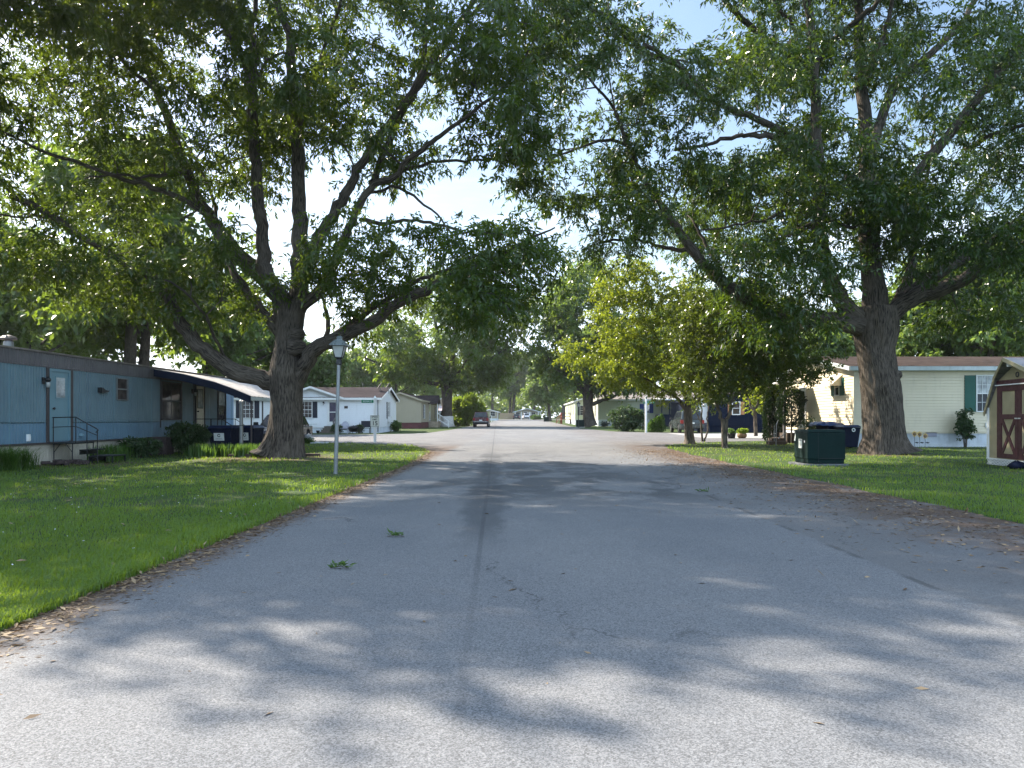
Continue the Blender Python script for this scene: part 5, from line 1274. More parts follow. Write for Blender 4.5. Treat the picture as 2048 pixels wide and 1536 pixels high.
def cream_home():
    y0 = 33.0; s = F / y0; X = lambda px: gx(px, y0); Z = lambda py: zz(py, y0)
    x0, x1 = X(1708), 26.0
    zs, ze = Z(864.5), Z(742) + .19
    T = gable_home('mobile_home', 'cream sided mobile home with green shutters and a brown roof on the right', x0, x1, y0, y0 + 8.6, zs, ze, 4.17, 'x', 'siding_cream', 'block_white', 'shingle_brown', 'grey_trim', .32, .125, .32, corner='siding_cream', skirt_ribs=False)
    window(T, FR(X(1974), y0 - .015, Z(822)), .9, 1.5, 4, 2, 'white_trim', ('glass_blind', 'glass'), 'green_shutter', .47, t=.05)
    window(T, LF(x0 - .015, 34.65, 2.28), .42, .72, 1, 1, 'white_trim', ('glass', 'glass'), 'green_shutter', .42)
    A = thing('window_awning', 'small cream window awning on the side of the cream home', 'awning', (x0, 34.7, 2.7))
    m = MB(); ya, yb = 34.15, 35.55; za, zb2 = 3.18, 2.68
    m.prism([(x0 - .02, za), (x0 - .55, zb2), (x0 - .55, zb2 - .03), (x0 - .02, za - .03)], 1, ya, yb)
    for yy in (ya, yb): m.prism([(x0 - .02, za), (x0 - .55, zb2), (x0 - .02, zb2)], 1, yy - .01, yy + .01)
    m.build('hood', 'siding_cream', A)
    m = MB(); k = 10
    for i in range(k):
        a = ya + (yb - ya) * i / k; w = (yb - ya) / k; m.prism([(a, zb2 - .02), (a + w, zb2 - .02), (a + w, zb2 - .09), (a + w * .5, zb2 - .13), (a, zb2 - .09)], 0, x0 - .56, x0 - .545)
    m.build('scallop_edge', 'siding_cream', A)
    d = door(T, LF(x0 - .015, 38.9, .75), .8, 2.0, 'grey_trim', 'white_trim', ('glass', 'glass'), ((.15, .85, .52, .93), (.15, .85, .1, .46)))
    m = MB(); m.box(x0 - 1.1, x0 - .06, 38.1, 39.7, 0, .5); m.box(x0 - 1.4, x0 - 1.1, 38.3, 39.5, 0, .26); m.build('porch_block', 'timber', T)
    m = MB(); m.box(x0 - 1.4, x0 - .33, 37.8, 40.4, 3.0, 3.06); m.build('porch_roof', 'white_trim', T)
    m = MB(); m.box(x0 - 1.34, x0 - 1.22, 37.9, 38.02, 0, 3.0); m.box(x0 - 1.34, x0 - 1.22, 40.2, 40.32, 0, 3.0); m.build('porch_post', 'slate_metal', T)
    m = MB(FR(X(1862), y0 - .0, Z(869))); m.box(-.24, .24, -.02, .04, -.09, .09)
    for q in range(4): m.box(-.22, .22, -.026, -.02, -.07 + q * .04, -.05 + q * .04)
    m.build('foundation_vent', 'plastic_grey', T)
    m = MB(FR(X(1972), y0 - .015, Z(850))); m.box(-.05, .05, -.05, 0, -.1, .1); m.build('outlet_box', 'white_trim', T)
    # steps with a pale handrail
    P = thing('porch_steps', 'grey block steps with a thin pale handrail by the dark junipers', 'steps', (gx(1565, 35.5), 35.5, 0))
    xx = gx(1552, 35)
    m = MB(); m.box(xx - .1, xx + .7, 35.6, 36.1, 0, .16); m.box(xx + .15, xx + .8, 36.1, 36.6, 0, .3); m.build('blocks', 'timber', P)
    m = MB(); m.tube([(xx, 35, 0), (xx + .02, 35, .95), (xx + .16, 35.3, 1.05)], .022, 6); m.tube([(xx + .1, 35, .3), (xx + .55, 35.2, .6)], .018, 6); m.tube([(xx + .25, 36, .1), (xx + .25, 36, .9)], .018, 6); m.tube([(xx + .02, 35, .95), (xx + .6, 36.5, 1.15)], .018, 6); m.build('handrail', 'galv', P)
    m = MB(); xx = gx(1536, 40); m.lathe([(.07, 0), (.07, .5), (.05, .54), (.02, .55)], (xx, 40, 0), 10); tag(m.build('short_post', 'galv', None), 'short grey pipe post at the driveway edge left of the block steps', 'post')
    # low wire edging, climbing rose, metal sunflowers
    Eg = thing('garden_edging', 'low white wire edging along the foot of the cream home', 'fence', (X(1880), 32.55, 0))
    m = MB(); k = 62
    for i in range(k):
        x = X(1822) + i * .055; m.tube([(x, 32.5, 0), (x, 32.5, .13), (x + .028, 32.5, .16), (x + .055, 32.5, .13)], .005, 4, cap=False)
    m.tube([(X(1822), 32.5, .07), (X(1822) + k * .055, 32.5, .07)], .005, 4); m.build('wire', 'white_trim', Eg)
    for i, (px, h, lab) in enumerate(((1819, .52, 'yellow metal sunflower nearest the oak trunk'), (1829, .50, 'yellow metal sunflower in the middle of the three'), (1840, .43, 'yellow metal sunflower on the right of the three'))):
        x = X(px); S = thing('garden_flower', lab, 'garden decor', (x, 32.6, 0), 0, 'metal sunflowers at the cream home')
        m = MB(); m.tube([(x, 32.6, 0), (x + .02, 32.6, h * .6), (x - .01, 32.6, h)], .008, 5); m.add([(x, 32.6, .2), (x + .12, 32.58, .16), (x + .2, 32.58, .2), (x + .1, 32.6, .23)], [(0, 1, 2, 3)]); m.build('stem', 'black_metal', S)
        m = MB()
        for q in range(12):
            a = q * PI / 6; b = a + PI / 12; c_ = a - PI / 12; z = h + .05
            m.prism([(x + .06 * math.cos(c_), z + .06 * math.sin(c_)), (x + .15 * math.cos(a), z + .15 * math.sin(a)), (x + .06 * math.cos(b), z + .06 * math.sin(b))], 1, 32.57, 32.58)
        m.build('petals', 'yellow', S)
        m = MB(frame((x, 32.58, h + .05), (1, 0, 0), (0, -1, 0)) @ Matrix.Rotation(PI / 2, 4, 'X')); m.lathe([(.075, 0), (.07, .02), (.03, .035)], (0, 0, 0), 12); m.build('flower_head', 'cane', S)
    bush('rose_bush', 'upright climbing rose bush against the cream siding', (X(1917), 32.5, 0), .34, .2, 1.7, 'shrub_leaf', 71, 54, 40, (.10, .065), 'shrub', R=.2, z0=.25)

def shed():
    u = Vector((-.105, -.995, 0)).normalized(); n = Vector((u.y, -u.x, 0)); n = n if n.x < 0 else -n
    o = Vector((12.47, 20.5, 0))
    T = thing('shed', 'tan barn style garden shed with burgundy X braced double doors', 'shed', o)
    M = frame(o, u, n)     # x runs toward the camera along the front, -y sticks out to the road, +y goes back
    W, Dp, zf = 3.0, 2.6, .16
    P = [(0, 1.46), (.6, 2.22), (1.5, 2.63), (W - .6, 2.22), (W, 1.46)]
    m = MB(M); m.prism([(0, zf), (0, P[0][1]), P[1], P[2], P[3], (W, P[4][1]), (W, zf)], 1, 0, Dp); m.build('wall', 'tan_panel', T)
    m = MB(M)
    out = [(-.10, 1.40), (.56, 2.30), (1.5, 2.72), (W - .56, 2.30), (W + .10, 1.40)]
    inn = [(x, z - .06) for x, z in out]
    fy = [-.04, -.10, -.34, -.10, -.04]
    def prow(out, inn, y0, y1):
        mm = MB(M); k = len(out)
        vs = [(x, y0[i], z) for i, (x, z) in enumerate(out)] + [(x, y1[i], z) for i, (x, z) in enumerate(out)] + [(x, y0[i], z) for i, (x, z) in enumerate(inn)] + [(x, y1[i], z) for i, (x, z) in enumerate(inn)]
        fs = []
        for i in range(k - 1): fs += [(i, i + 1, k + i + 1, k + i), (2 * k + i, 3 * k + i, 3 * k + i + 1, 2 * k + i + 1), (i, 2 * k + i, 2 * k + i + 1, i + 1), (k + i, k + i + 1, 3 * k + i + 1, 3 * k + i)]
        fs += [(0, k, 3 * k, 2 * k), (k - 1, 3 * k - 1, 4 * k - 1, 2 * k - 1)]
        mm.add(vs, fs); return mm
    prow(out, inn, fy, [Dp + .1] * 5).build('roof', 'shingle_grey', T)
    m = MB(M); o2 = [(-.115, 1.37), (.545, 2.302), (1.5, 2.727), (W - .545, 2.302), (W + .115, 1.37)]; i2 = [(x + (.03 if x < 1.5 else -.03 if x > 1.5 else 0), z - .10) for x, z in o2]
    prow(o2, i2, [y - .025 for y in fy], [y - .002 for y in fy]).build('rake_trim', 'tan_panel', T)
    m = MB(M); m.box(-.02, .08, -.02, .06, zf, 1.5); m.box(-.021, -.001, .06, .1, zf, 1.5); m.build('corner_trim', 'white_trim', T)
    # lattice skirt
    m = MB(M); k = 44
    for i in range(k):
        x = -.02 + i * .072
        for s in (1, -1):
            a = x if s > 0 else x + .16
            m.prism([(a, -.02), (a + .022, -.02), (a + s * .16 + .022, .15), (a + s * .16, .15)], 1, -.02 - .006 * (s > 0), -.014 - .006 * (s > 0))
    m.box(-.02, W, -.03, -.012, .15, .175); m.build('lattice', 'white_trim', T)
    m = MB(M); m.box(0, W, .1, Dp, -.02, .158); m.build('base', 'black_metal', T)
    # doors
    z0, z1 = .2, 2.06; dw = .92; c = 1.55
    m = MB(M); m.box(c - dw - .12, c + dw + .12, -.03, 0, z1, z1 + .13); m.box(c - dw - .1, c - dw, -.028, 0, z0, z1); m.box(c + dw, c + dw + .1, -.028, 0, z0, z1); m.build('door_frame', 'burgundy', T)
    m = MB(M); m.box(c - dw - .14, c + dw + .14, -.06, -.031, z1 - .005, z1 + .02); m.build('drip_edge', 'white_trim', T)
    for s in (-1, 1):
        a, b = (c - dw, c - .005) if s < 0 else (c + .005, c + dw)
        m = MB(M); m.box(a, b, -.012, .01, z0, z1 - .01); d = m.build('door', 'tan_panel', T)
        m = MB(M); t = .14; zm = 1.2
        m.box(a, a + t, -.032, -.012, z0, z1 - .01); m.box(b - t, b, -.032, -.012, z0, z1 - .01)
        for q, hh in ((z0, .12), (zm, .12), (z1 - .15, .14)): m.box(a + t, b - t, -.032, -.012, q, q + hh)
        for (xa, za, xb2, zb) in ((a + t, z0 + .12, b - t, zm), (a + t, zm, b - t, z0 + .12)):
            dx, dz = xb2 - xa, zb - za; L = math.hypot(dx, dz); nx, nz = -dz / L * .05, dx / L * .05
            m.prism([(xa + nx, za + nz), (xb2 + nx, zb + nz), (xb2 - nx, zb - nz), (xa - nx, za - nz)], 1, -.03 if zb > za else -.034, -.012)
        m.build('door_brace', 'burgundy', d)
        m = MB(M); m.box((b - .12 if s < 0 else a + .02), (b - .02 if s < 0 else a + .12), -.05, -.033, 1.2, 1.23); m.build('handle', 'alu', d)
    m = MB(M @ Matrix.Translation((c - .05, -.02, 2.30))); m.ring((0, 0, 0), .06, .012, 'y', 14); m.build('horseshoe', 'black_metal', T)
    m = MB(M); m.box(1.44, 1.54, -.24, 0, 2.50, 2.62); m.build('ridge_block', 'white_trim', T)
    q = M @ Vector((2.12, -.34, 0))
    m = MB(); rng = np.random.default_rng(8)
    m.lathe([(.02, 0), (.16, .02), (.2, .08), (.15, .15), (.05, .18), (.01, .18)], q, 14)
    o = m.build('plastic_bag', 'bin_blue', None, smooth=True)
    for v in o.data.vertices: v.co += Vector(rng.normal(size=3) * .018)
    tag(o, 'crumpled dark blue bag on the grass in front of the shed', 'bag')
# ------------------------------------------------------------------ lamps, signs, bins, boxes
def lamp_post(label, x, y, h, pole, top, k=1.0, lean=0.0):
    T = thing('street_lamp', label, 'street lamp', (x, y, gz(y)), 0, 'street lamps')
    g = gz(y); R = Matrix.Translation((x, y, g)) @ Matrix.Rotation(lean, 4, 'Y')
    zt = h - .62 * k
    m = MB(R); m.tube([(0, 0, -.1), (0, 0, zt * .45), (0, 0, zt * .452), (0, 0, zt)], [.045, .045, .038, .038], 12); m.build('pole', pole, T, smooth=False)
    m = MB(R); m.lathe([(.045, zt - .02), (.062, zt), (.062, zt + .1 * k), (.05, zt + .11 * k), (.085, zt + .13 * k), (.085, zt + .145 * k)], (0, 0, 0), 14); m.build('collar', 'black_metal', T)
    z0, z1 = zt + .145 * k, zt + .40 * k; a, b = .075 * k, .135 * k
    m = MB(R); m.frustum((-a + .008, a - .008, -a + .008, a - .008), (-b + .008, b - .008, -b + .008, b - .008), z0 + .01, z1); m.build('glass', 'glass_lamp', T)
    m = MB(R)
    for sx in (-1, 1):
        for sy in (-1, 1): m.tube([(sx * a, sy * a, z0), (sx * b, sy * b, z1)], .010, 5)
    for r, z in ((a, z0), (b, z1)):
        for p, q in (((-r, -r), (r, -r)), ((r, -r), (r, r)), ((r, r), (-r, r)), ((-r, r), (-r, -r))): m.tube([(*p, z), (*q, z)], .010, 5)
    m.build('lantern_frame', 'black_metal', T)
    m = MB(R); m.frustum((-.185 * k, .185 * k, -.185 * k, .185 * k), (-.18 * k, .18 * k, -.18 * k, .18 * k), z1 + .0, z1 + .015)
    m.frustum((-.18 * k, .18 * k, -.18 * k, .18 * k), (-.085 * k, .085 * k, -.085 * k, .085 * k), z1 + .015, z1 + .12 * k); m.frustum((-.06 * k, .06 * k, -.06 * k, .06 * k), (-.045 * k, .045 * k, -.045 * k, .045 * k), z1 + .12 * k, z1 + .17 * k)
    m.lathe([(.075 * k, z1 + .17 * k), (.07 * k, z1 + .19 * k), (.015, z1 + .22 * k)], (0, 0, 0), 10); m.build('lantern_roof', 'top' and top, T)
    return T
def sign_post(name, label, x, y, h, w, cat='sign'):
    g = gz(y); T = thing(name, label, cat, (x, y, g))
    m = MB(); m.box(x - w / 2, x + w / 2, y - w / 2, y + w / 2, g - .1, g + h - .16); m.build('post', 'white_trim', T, bevel=.006)
    m = MB(); m.box(x - w * .6, x + w * .6, y - w * .6, y + w * .6, g + h - .158, g + h - .12); m.frustum((x - w * .55, x + w * .55, y - w * .55, y + w * .55), (x - .01, x + .01, y - .01, y + .01), g + h - .12, g + h); m.build('cap', 'letter_white', T)
    return T
def signs():
    D = 39.0; x = gx(750, D); s = F / D
    T = sign_post('sign_post', 'white wooden post carrying a green street name blade and a speed limit sign', x, D, 2.38, .125)
    zc = zz(842, D); xs = gx(750.2, D); w, h = .46, .59; yf = D - .075
    m = MB(frame((xs, yf, zc), (1, 0, 0), (0, -1, 0))); r = .04; pts = []
    for cx, cz, a0 in ((w / 2 - r, h / 2 - r, 0), (-w / 2 + r, h / 2 - r, 90), (-w / 2 + r, -h / 2 + r, 180), (w / 2 - r, -h / 2 + r, 270)):
        for q in range(5): a = math.radians(a0 + q * 22.5); pts.append((cx + r * math.cos(a), cz + r * math.sin(a)))
    m.prism(pts, 1, -.004, .006); p = m.build('speed_plate', 'sign_white', T)
    m = MB(frame((xs, yf, zc), (1, 0, 0), (0, -1, 0)))
    for a, b, c, e in ((-w / 2 + .012, w / 2 - .012, h / 2 - .024, h / 2 - .012), (-w / 2 + .012, w / 2 - .012, -h / 2 + .012, -h / 2 + .024)): m.box(a, b, -.0065, -.004, c, e)
    for a in (-w / 2 + .012, w / 2 - .024): m.box(a, a + .012, -.0065, -.004, -h / 2 + .024, h / 2 - .024)
    m.build('border', 'ink', p)
    for t, sz, dz, sx in (('SPEED', .115, .205, 1.05), ('LIMIT', .105, .075, 1.05), ('15', .30, -.125, 1.0)):
        lettering(p, t, sz, frame((xs, yf - .007, zc + dz), (1, 0, 0), (0, -1, 0)), 'ink', sx=sx)
    zc = zz(802.8, D); x0, x1 = gx(723.5, D), gx(747.5, D)
    m = MB(); m.box(x0, x1, D - .07, D - .064, zc - .075, zc + .075); p = m.build('street_name_plate', 'sign_green', T)
    lettering(p, 'MICHEAL ST', .095, frame(((x0 + x1) / 2, D - .072, zc), (1, 0, 0), (0, -1, 0)), 'letter_white', sx=.9)
    D = 62.5; x = gx(1292, D)
    T = sign_post('sign_post', 'white wooden corner post with green street blades and the pale back of a stop sign', x, D, 2.95, .15)
    z = zz(804.3, D); x0, x1 = gx(1294.5, D), gx(1309, D)
    m = MB(); m.box(x0, x1, D - .085, D - .079, z - .1, z + .1); p = m.build('street_name_plate', 'sign_green', T)
    lettering(p, 'TUDOR LN', .12, frame(((x0 + x1) / 2, D - .087, z - .01), (1, 0, 0), (0, -1, 0)), 'letter_white', sx=.72)
    m = MB(frame((gx(1288, D), D - .05, z - .03), (.35, .94, 0), (.94, -.35, 0))); m.box(-.3, .3, -.003, .003, -.08, .08); m.build('street_name_plate', 'sign_green', T)
    Ms = frame((x + .13, D - .02, zz(814, D)), (-.28, .96, 0), (.96, .28, 0))
    m = MB(Ms); m.prism([(.32 * math.cos(PI / 8 + q * PI / 4), .32 * math.sin(PI / 8 + q * PI / 4)) for q in range(8)], 1, 0, .006); p = m.build('stop_plate', 'alu', T)
    m = MB(Ms); m.prism([(.315 * math.cos(PI / 8 + q * PI / 4), .315 * math.sin(PI / 8 + q * PI / 4)) for q in range(8)], 1, -.003, -.0005); m.build('stop_face', 'sign_red', p)
    for px, D, h, lab in ((983, 150, 1.25, 'thin white marker post on the left of the road far beyond the red car'), (1058.5, 186, 2.0, 'thin white marker post beside the distant white car'), (1092, 158, 2.1, 'thin white marker post behind the small utility box at the road end')):
        sign_post('marker_post', lab, gx(px, D), D, h, .12, 'post')

def bin_(label, x, y, w, h, rz, lab, group, lidm='bin_lid', emb=True):
    T = thing('wheeled_bin', label, 'bin', (x, y, gz(y)), rz, group); d = w * 1.1
    m = MB(); m.frustum((-w * .40, w * .40, -d * .40, d * .36), (-w * .5, w * .5, -d * .5, d * .5), .06, h * .86); m.box(-w * .52, w * .52, -d * .52, d * .52, h * .84, h * .90); m.build('body', 'bin_blue', T, bevel=.03, local=True)
    m = MB(); m.frustum((-w * .55, w * .55, -d * .56, d * .54), (-w * .42, w * .42, -d * .42, d * .44), h * .905, h); m.build('lid', lidm, T, bevel=.02, local=True)
    m = MB(); m.tube([(-w * .4, d * .62, h * .86), (w * .4, d * .62, h * .86)], .018, 6)
    for sx in (-.38, .38): m.tube([(w * sx, d * .5, h * .82), (w * sx, d * .63, h * .86)], .02, 6)
    m.build('handle', 'bin_blue', T, local=True)
    for sx in (-1, 1):
        m = MB(); a = sx * w * .44; m.tube([(a - .035, d * .42, .12), (a + .035, d * .42, .12)], .12, 12); m.build('wheel', 'rubber', T, local=True)
    if lab:
        lw, lh = lab; zl = h * .60; yl = -d * (.40 + .10 * (zl - .06) / (h * .8)) - .014; tilt = math.atan(d * .10 / (h * .8))
        Ml = Matrix.Translation((-.02, yl, zl)) @ Matrix.Rotation(-tilt, 4, 'X') * 1 if False else Matrix.Translation((-.02, yl, zl)) @ Matrix.Rotation(tilt, 4, 'X')
        m = MB(Ml); m.box(-lw / 2, lw / 2, -.004, .004, -lh / 2, lh / 2); p = m.build('label', 'label_white', T, local=True)
        m = MB(Ml); r0, r1 = lh * .12, lh * .22
        for q in range(14):
            a, b = q * 2 * PI / 15 + .4, (q + 1) * 2 * PI / 15 + .4
            m.prism([(r0 * math.cos(a), lh * .18 + r0 * math.sin(a)), (r1 * math.cos(a), lh * .18 + r1 * math.sin(a)), (r1 * math.cos(b), lh * .18 + r1 * math.sin(b)), (r0 * math.cos(b), lh * .18 + r0 * math.sin(b))], 1, -.007, -.0045)
        m.build('emblem', 'ink', p, local=True)
        m = MB(Ml)
        for q in range(9): m.box(-lw * .3 + q * lw * .065, -lw * .3 + q * lw * .065 + lw * (.045 if q % 3 else .03), -.006, -.0045, -lh * .24, -lh * .16)
        m.box(-lw * .36, lw * .36, -.006, -.0045, -lh * .34, -lh * .31); m.build('print', 'ink_grey', p, local=True)
    return T
def bins():
    bin_('dark blue wheeled bin with a wide white label, nearer the blue home', gx(452, 26.8), 26.8, .84, .98, -.12, (.37, .26), 'bins by the blue home')
    bin_('dark blue wheeled bin with a squarish white label, just left of the thick oak trunk', gx(501, 27.3), 27.3, .66, .98, -.18, (.28, .27), 'bins by the blue home')
    bin_('dark blue wheeled bin under a crumpled blue tarp behind the transformer box', gx(1655, 32.6), 32.3, .8, 1.02, .2, None, 'bins by the cream home')
    bin_('dark blue wheeled bin with a white round mark at the corner of the cream home', gx(1690, 31.5), 31.3, .72, .96, .1, None, 'bins by the cream home')
    q = bpy.data.objects.get('wheeled_bin.003'); m = MB(Matrix.Translation((.05, -.41, .76))); m.ring((0, 0, 0), .06, .02, 'y', 14); m.build('round_mark', 'letter_white', q, local=True)
    x, y = gx(1652, 32), 32.15; rng = np.random.default_rng(4); k = 12; m = MB(); vs = []
    for j in range(k + 1):
        for i in range(k + 1):
            u, v = i / k - .5, j / k - .5; e = max(abs(u), abs(v)) * 2
            vs.append((x + u * 1.05, y + v * 1.0, 1.07 - .14 * max(0, e - .72) / .28 + .03 * math.sin(i * 1.7 + j * .6) + rng.normal() * .014))
    m.add(vs, [(j * (k + 1) + i, j * (k + 1) + i + 1, (j + 1) * (k + 1) + i + 1, (j + 1) * (k + 1) + i) for j in range(k) for i in range(k)])
    o = m.build('tarp', 'tarp', None, smooth=True); s_ = o.modifiers.new('t', 'SOLIDIFY'); s_.thickness = .01
    tag(o, 'crumpled dark blue tarp lying over the bin behind the transformer box', 'tarp')
    D = 25.3; x = gx(482.5, D); T = thing('pipe_post', 'grey weathered pipe post standing in front of the two labelled bins', 'post', (x, D, 0))
    m = MB(); m.tube([(x, D, -.05), (x, D, 1.72)], .062, 12); m.build('pole', 'galv', T); m = MB(); m.lathe([(.075, 1.70), (.08, 1.74), (.06, 1.8), (.02, 1.83)], (x, D, 0), 12); m.tube([(x, D - .02, 1.76), (x + .12, D - .1, 1.79)], .03, 8); m.build('cap', 'galv', T)
    m = MB(); m.lathe([(.066, .98), (.066, 1.0)], (x, D, 0), 12); m.build('band', 'black_metal', T)

def utility_boxes():
    x0, x1, y0, y1 = 7.33, 8.30, 19.6, 20.58
    T = thing('transformer_box', 'dark green pad mounted transformer box with white warning labels on the right lawn', 'utility box', ((x0 + x1) / 2, (y0 + y1) / 2, 0))
    m = MB(); m.box(x0 - .12, x1 + .06, y0 - .05, y1 + .1, -.05, .055); m.build('base_pad', 'pad', T, bevel=.015)
    m = MB(); m.box(x0 + .02, x1 - .02, y0 + .02, y1 - .02, .055, .3); m.box(x0, x1, y0, y1, .17, .86); m.build('cabinet', 'trans_green', T, bevel=.025)
    m = MB(); m.frustum((x0 - .015, x1 + .015, y0 - .015, y1 + .015), (x0 + .03, x1 - .03, y0 + .03, y1 - .03), .862, .925); m.build('lid', 'trans_green', T, bevel=.02)
    m = MB(); m.box(x0 + .27, x0 + .276, y0 - .004, y0 + .01, .1, .86); m.box(x0 + .3, x1 - .02, y0 - .003, y0 + .01, .19, .20); m.build('door_seam', 'black_metal', T)
    for x in (x0 + .42, x0 + .76): m = MB(frame((x, y0 - .006, .80), (1, 0, 0), (0, -1, 0))); m.tube([(-.04, 0, .02), (-.02, -.015, 0), (.02, -.015, 0), (.04, 0, .02)], .008, 5); m.build('lifting_eye', 'trans_green', T)
    L = lambda y, z: frame((x0 - .003, y, z), (0, -1, 0), (-1, 0, 0))
    m = MB(L(20.10, .56)); m.box(-.12, .12, -.003, .0, -.12, .12); lb = m.build('warning_label', 'label_white', T)
    m = MB(L(20.10, .56)); m.box(-.1, .1, -.005, -.003, .075, .105)
    for q in range(3): m.box(-.09, .08 - .02 * q, -.005, -.003, -.02 - q * .03, -.008 - q * .03)
    m.build('label_print', 'ink_grey', lb)
    m = MB(L(20.5, .72)); m.prism([(-.06, -.1), (.05, -.1), (.05, .1)], 1, -.003, 0); m.build('corner_label', 'label_white', T)
    m = MB(L(19.8, .62)); m.lathe([(.03, 0)] * 2, (0, 0, 0), 8) if False else m.box(-.03, .03, -.006, 0, -.03, .03); m.build('lock_plate', 'alu', T)
    for x, y, w, h, lab in ((gx(1160, 86), 86, .85, .86, 'dark utility box beside the black lamp and the oak in front of the sage home'), (gx(1092.5, 150), 150, .95, .95, 'small dark utility box on the lawn at the far right of the road end')):
        g = gz(y); T = thing('utility_box', lab, 'utility box', (x, y, g), 0, 'distant utility boxes')
        m = MB(); m.box(x - w / 2, x + w / 2, y - w / 2, y + w / 2, g + .08, g + h - .05); m.build('cabinet', 'trans_green', T, bevel=.03)
        m = MB(); m.frustum((x - w * .52, x + w * .52, y - w * .52, y + w * .52), (x - w * .45, x + w * .45, y - w * .45, y + w * .45), g + h - .05, g + h); m.build('lid', 'trans_green', T)
        m = MB(); m.box(x - w * .6, x + w * .6, y - w * .6, y + w * .6, g - .05, g + .08); m.build('base_pad', 'concrete', T)

# ------------------------------------------------------------------ vehicles: y forward, rear at -y
def car(name, label, x, y, rz, L, W, Ht, paint, kind='suv', group=None):
    g = gz(y) + .005; T = thing(name, label, 'car', (x, y, g), rz, group)
    r = .34 if kind == 'suv' else .31; zb = .30 if kind == 'suv' else .24; belt = Ht * .60; ya, yb = -L * .5 + .48 + r, L * .5 - .5 - r
    if kind == 'suv':
        low = [(-L / 2 + .03, zb + .18), (-L / 2, zb + .45), (-L / 2 + .05, belt), (L * .23, belt - .0), (L * .30, belt - .05), (L / 2 - .25, belt - .2), (L / 2 - .03, belt - .34), (L / 2, zb + .2), (L / 2 - .06, zb)]
        gb, gt = (-L / 2 + .05, L * .22), (-L / 2 + .34, L * .04)
    else:
        low = [(-L / 2 + .03, zb + .18), (-L / 2, zb + .4), (-L / 2 + .06, belt), (L * .2, belt), (L * .26, belt - .04), (L / 2 - .2, belt - .18), (L / 2, zb + .25), (L / 2 - .06, zb)]
        gb, gt = (-L / 2 + .3, L * .20), (-L / 2 + .85, L * .02)
    arch = []
    for c in (yb, ya):
        arch += [(c + r * 1.18 * math.cos(a), .02 + r + r * 1.18 * math.sin(a)) for a in [k * PI / 8 for k in range(9)] if .02 + r + r * 1.18 * math.sin(a) > zb]
        if c == yb: arch.append((0, zb))
    low = low + arch + [(-L / 2 + .1, zb)]
    m = MB(); m.prism(low, 0, -W / 2, W / 2); b = m.build('body', paint, T, bevel=.05, local=True)
    w1, w2 = W * .47, W * .38
    v0 = [(-w1, gb[0], belt), (w1, gb[0], belt), (w1, gb[1], belt), (-w1, gb[1], belt)]; v1 = [(-w2, gt[0], Ht), (w2, gt[0], Ht), (w2, gt[1], Ht), (-w2, gt[1], Ht)]
    m = MB(); m.add(v0 + v1, [(3, 2, 1, 0), (4, 5, 6, 7), (0, 1, 5, 4), (1, 2, 6, 5), (2, 3, 7, 6), (3, 0, 4, 7)]); m.build('cabin', paint, T, bevel=.06, local=True)
    V = [Vector(p) for p in v0 + v1]
    def pane(nm, ids, u0, u1, t0, t1, mt='glass'):
        a, b_, c, d = (V[i] for i in ids)
        f = lambda u, t: (a.lerp(b_, u)).lerp(d.lerp(c, u), t)
        n = (b_ - a).cross(d - a).normalized() * .012
        q = [f(u0, t0), f(u1, t0), f(u1, t1), f(u0, t1)]
        mm = MB(); mm.add([p + n for p in q] + [p - n for p in q], [(0, 1, 2, 3), (7, 6, 5, 4), (0, 4, 5, 1), (1, 5, 6, 2), (2, 6, 7, 3), (3, 7, 4, 0)]); mm.build(nm, mt, T, local=True)
    pane('rear_window', (0, 1, 5, 4), .07, .93, .10, .90); pane('windscreen', (2, 3, 7, 6), .06, .94, .08, .94)
    for ids in ((1, 2, 6, 5), (3, 0, 4, 7)):
        for u0, u1 in ((.05, .30), (.335, .62), (.65, .95)):
            if ids[0] == 3: u0, u1 = 1 - u1, 1 - u0
            pane('side_window', ids, u0, u1, .10, .86)
    for c in (ya, yb):
        for sx in (-1, 1):
            m = MB(); a = sx * (W / 2 - .11); m.tube([(a - .11, c, r), (a - .09, c, r), (a + .09, c, r), (a + .11, c, r)], [r * .9, r, r, r * .9], 18); wh = m.build('wheel', 'rubber', T, local=True)
            m = MB(); m.tube([(a + sx * .105, c, r), (a + sx * .125, c, r)], r * .62, 14); m.build('rim', 'chrome', wh, local=True)
    rb = -L / 2 - .05
    m = MB(); m.box(-W * .49, W * .49, rb - .03, rb + .12, zb + .1, zb + .34); m.build('rear_bumper', 'dark_plastic' if paint != 'grey_paint' else paint, T, bevel=.04, local=True)
    m = MB(); m.box(-W * .48, W * .48, L / 2 - .1, L / 2 + .06, zb + .05, zb + .32); m.build('front_bumper', 'dark_plastic', T, bevel=.04, local=True)
    m = MB(); m.box(-.16, .16, rb - .0, rb + .06, zb + .42, zb + .54); m.build('number_plate', 'label_white', T, local=True)
    for sx in (-1, 1):
        m = MB(); c = sx * W * .43; m.box(c - W * .065, c + W * .065, -L / 2 - .02, -L / 2 + .1, belt - .30, belt - .02); m.build('tail_light', 'tail_red', T, bevel=.02, local=True)
        m = MB(); c = sx * W * .38; m.box(c - .16, c + .16, L / 2 - .12, L / 2 + .01, belt - .38, belt - .22); m.build('headlight', 'letter_white', T, local=True)
        m = MB(); c = sx * (W / 2 + .10); m.frustum((c - .1, c + .1, L * .15, L * .19), (c - .08, c + .08, L * .15, L * .19), belt + .03, belt + .2); m.tube([(sx * W * .46, L * .18, belt + .05), (c, L * .18, belt + .08)], .025, 5); m.build('wing_mirror', 'dark_plastic', T, local=True)
    return T
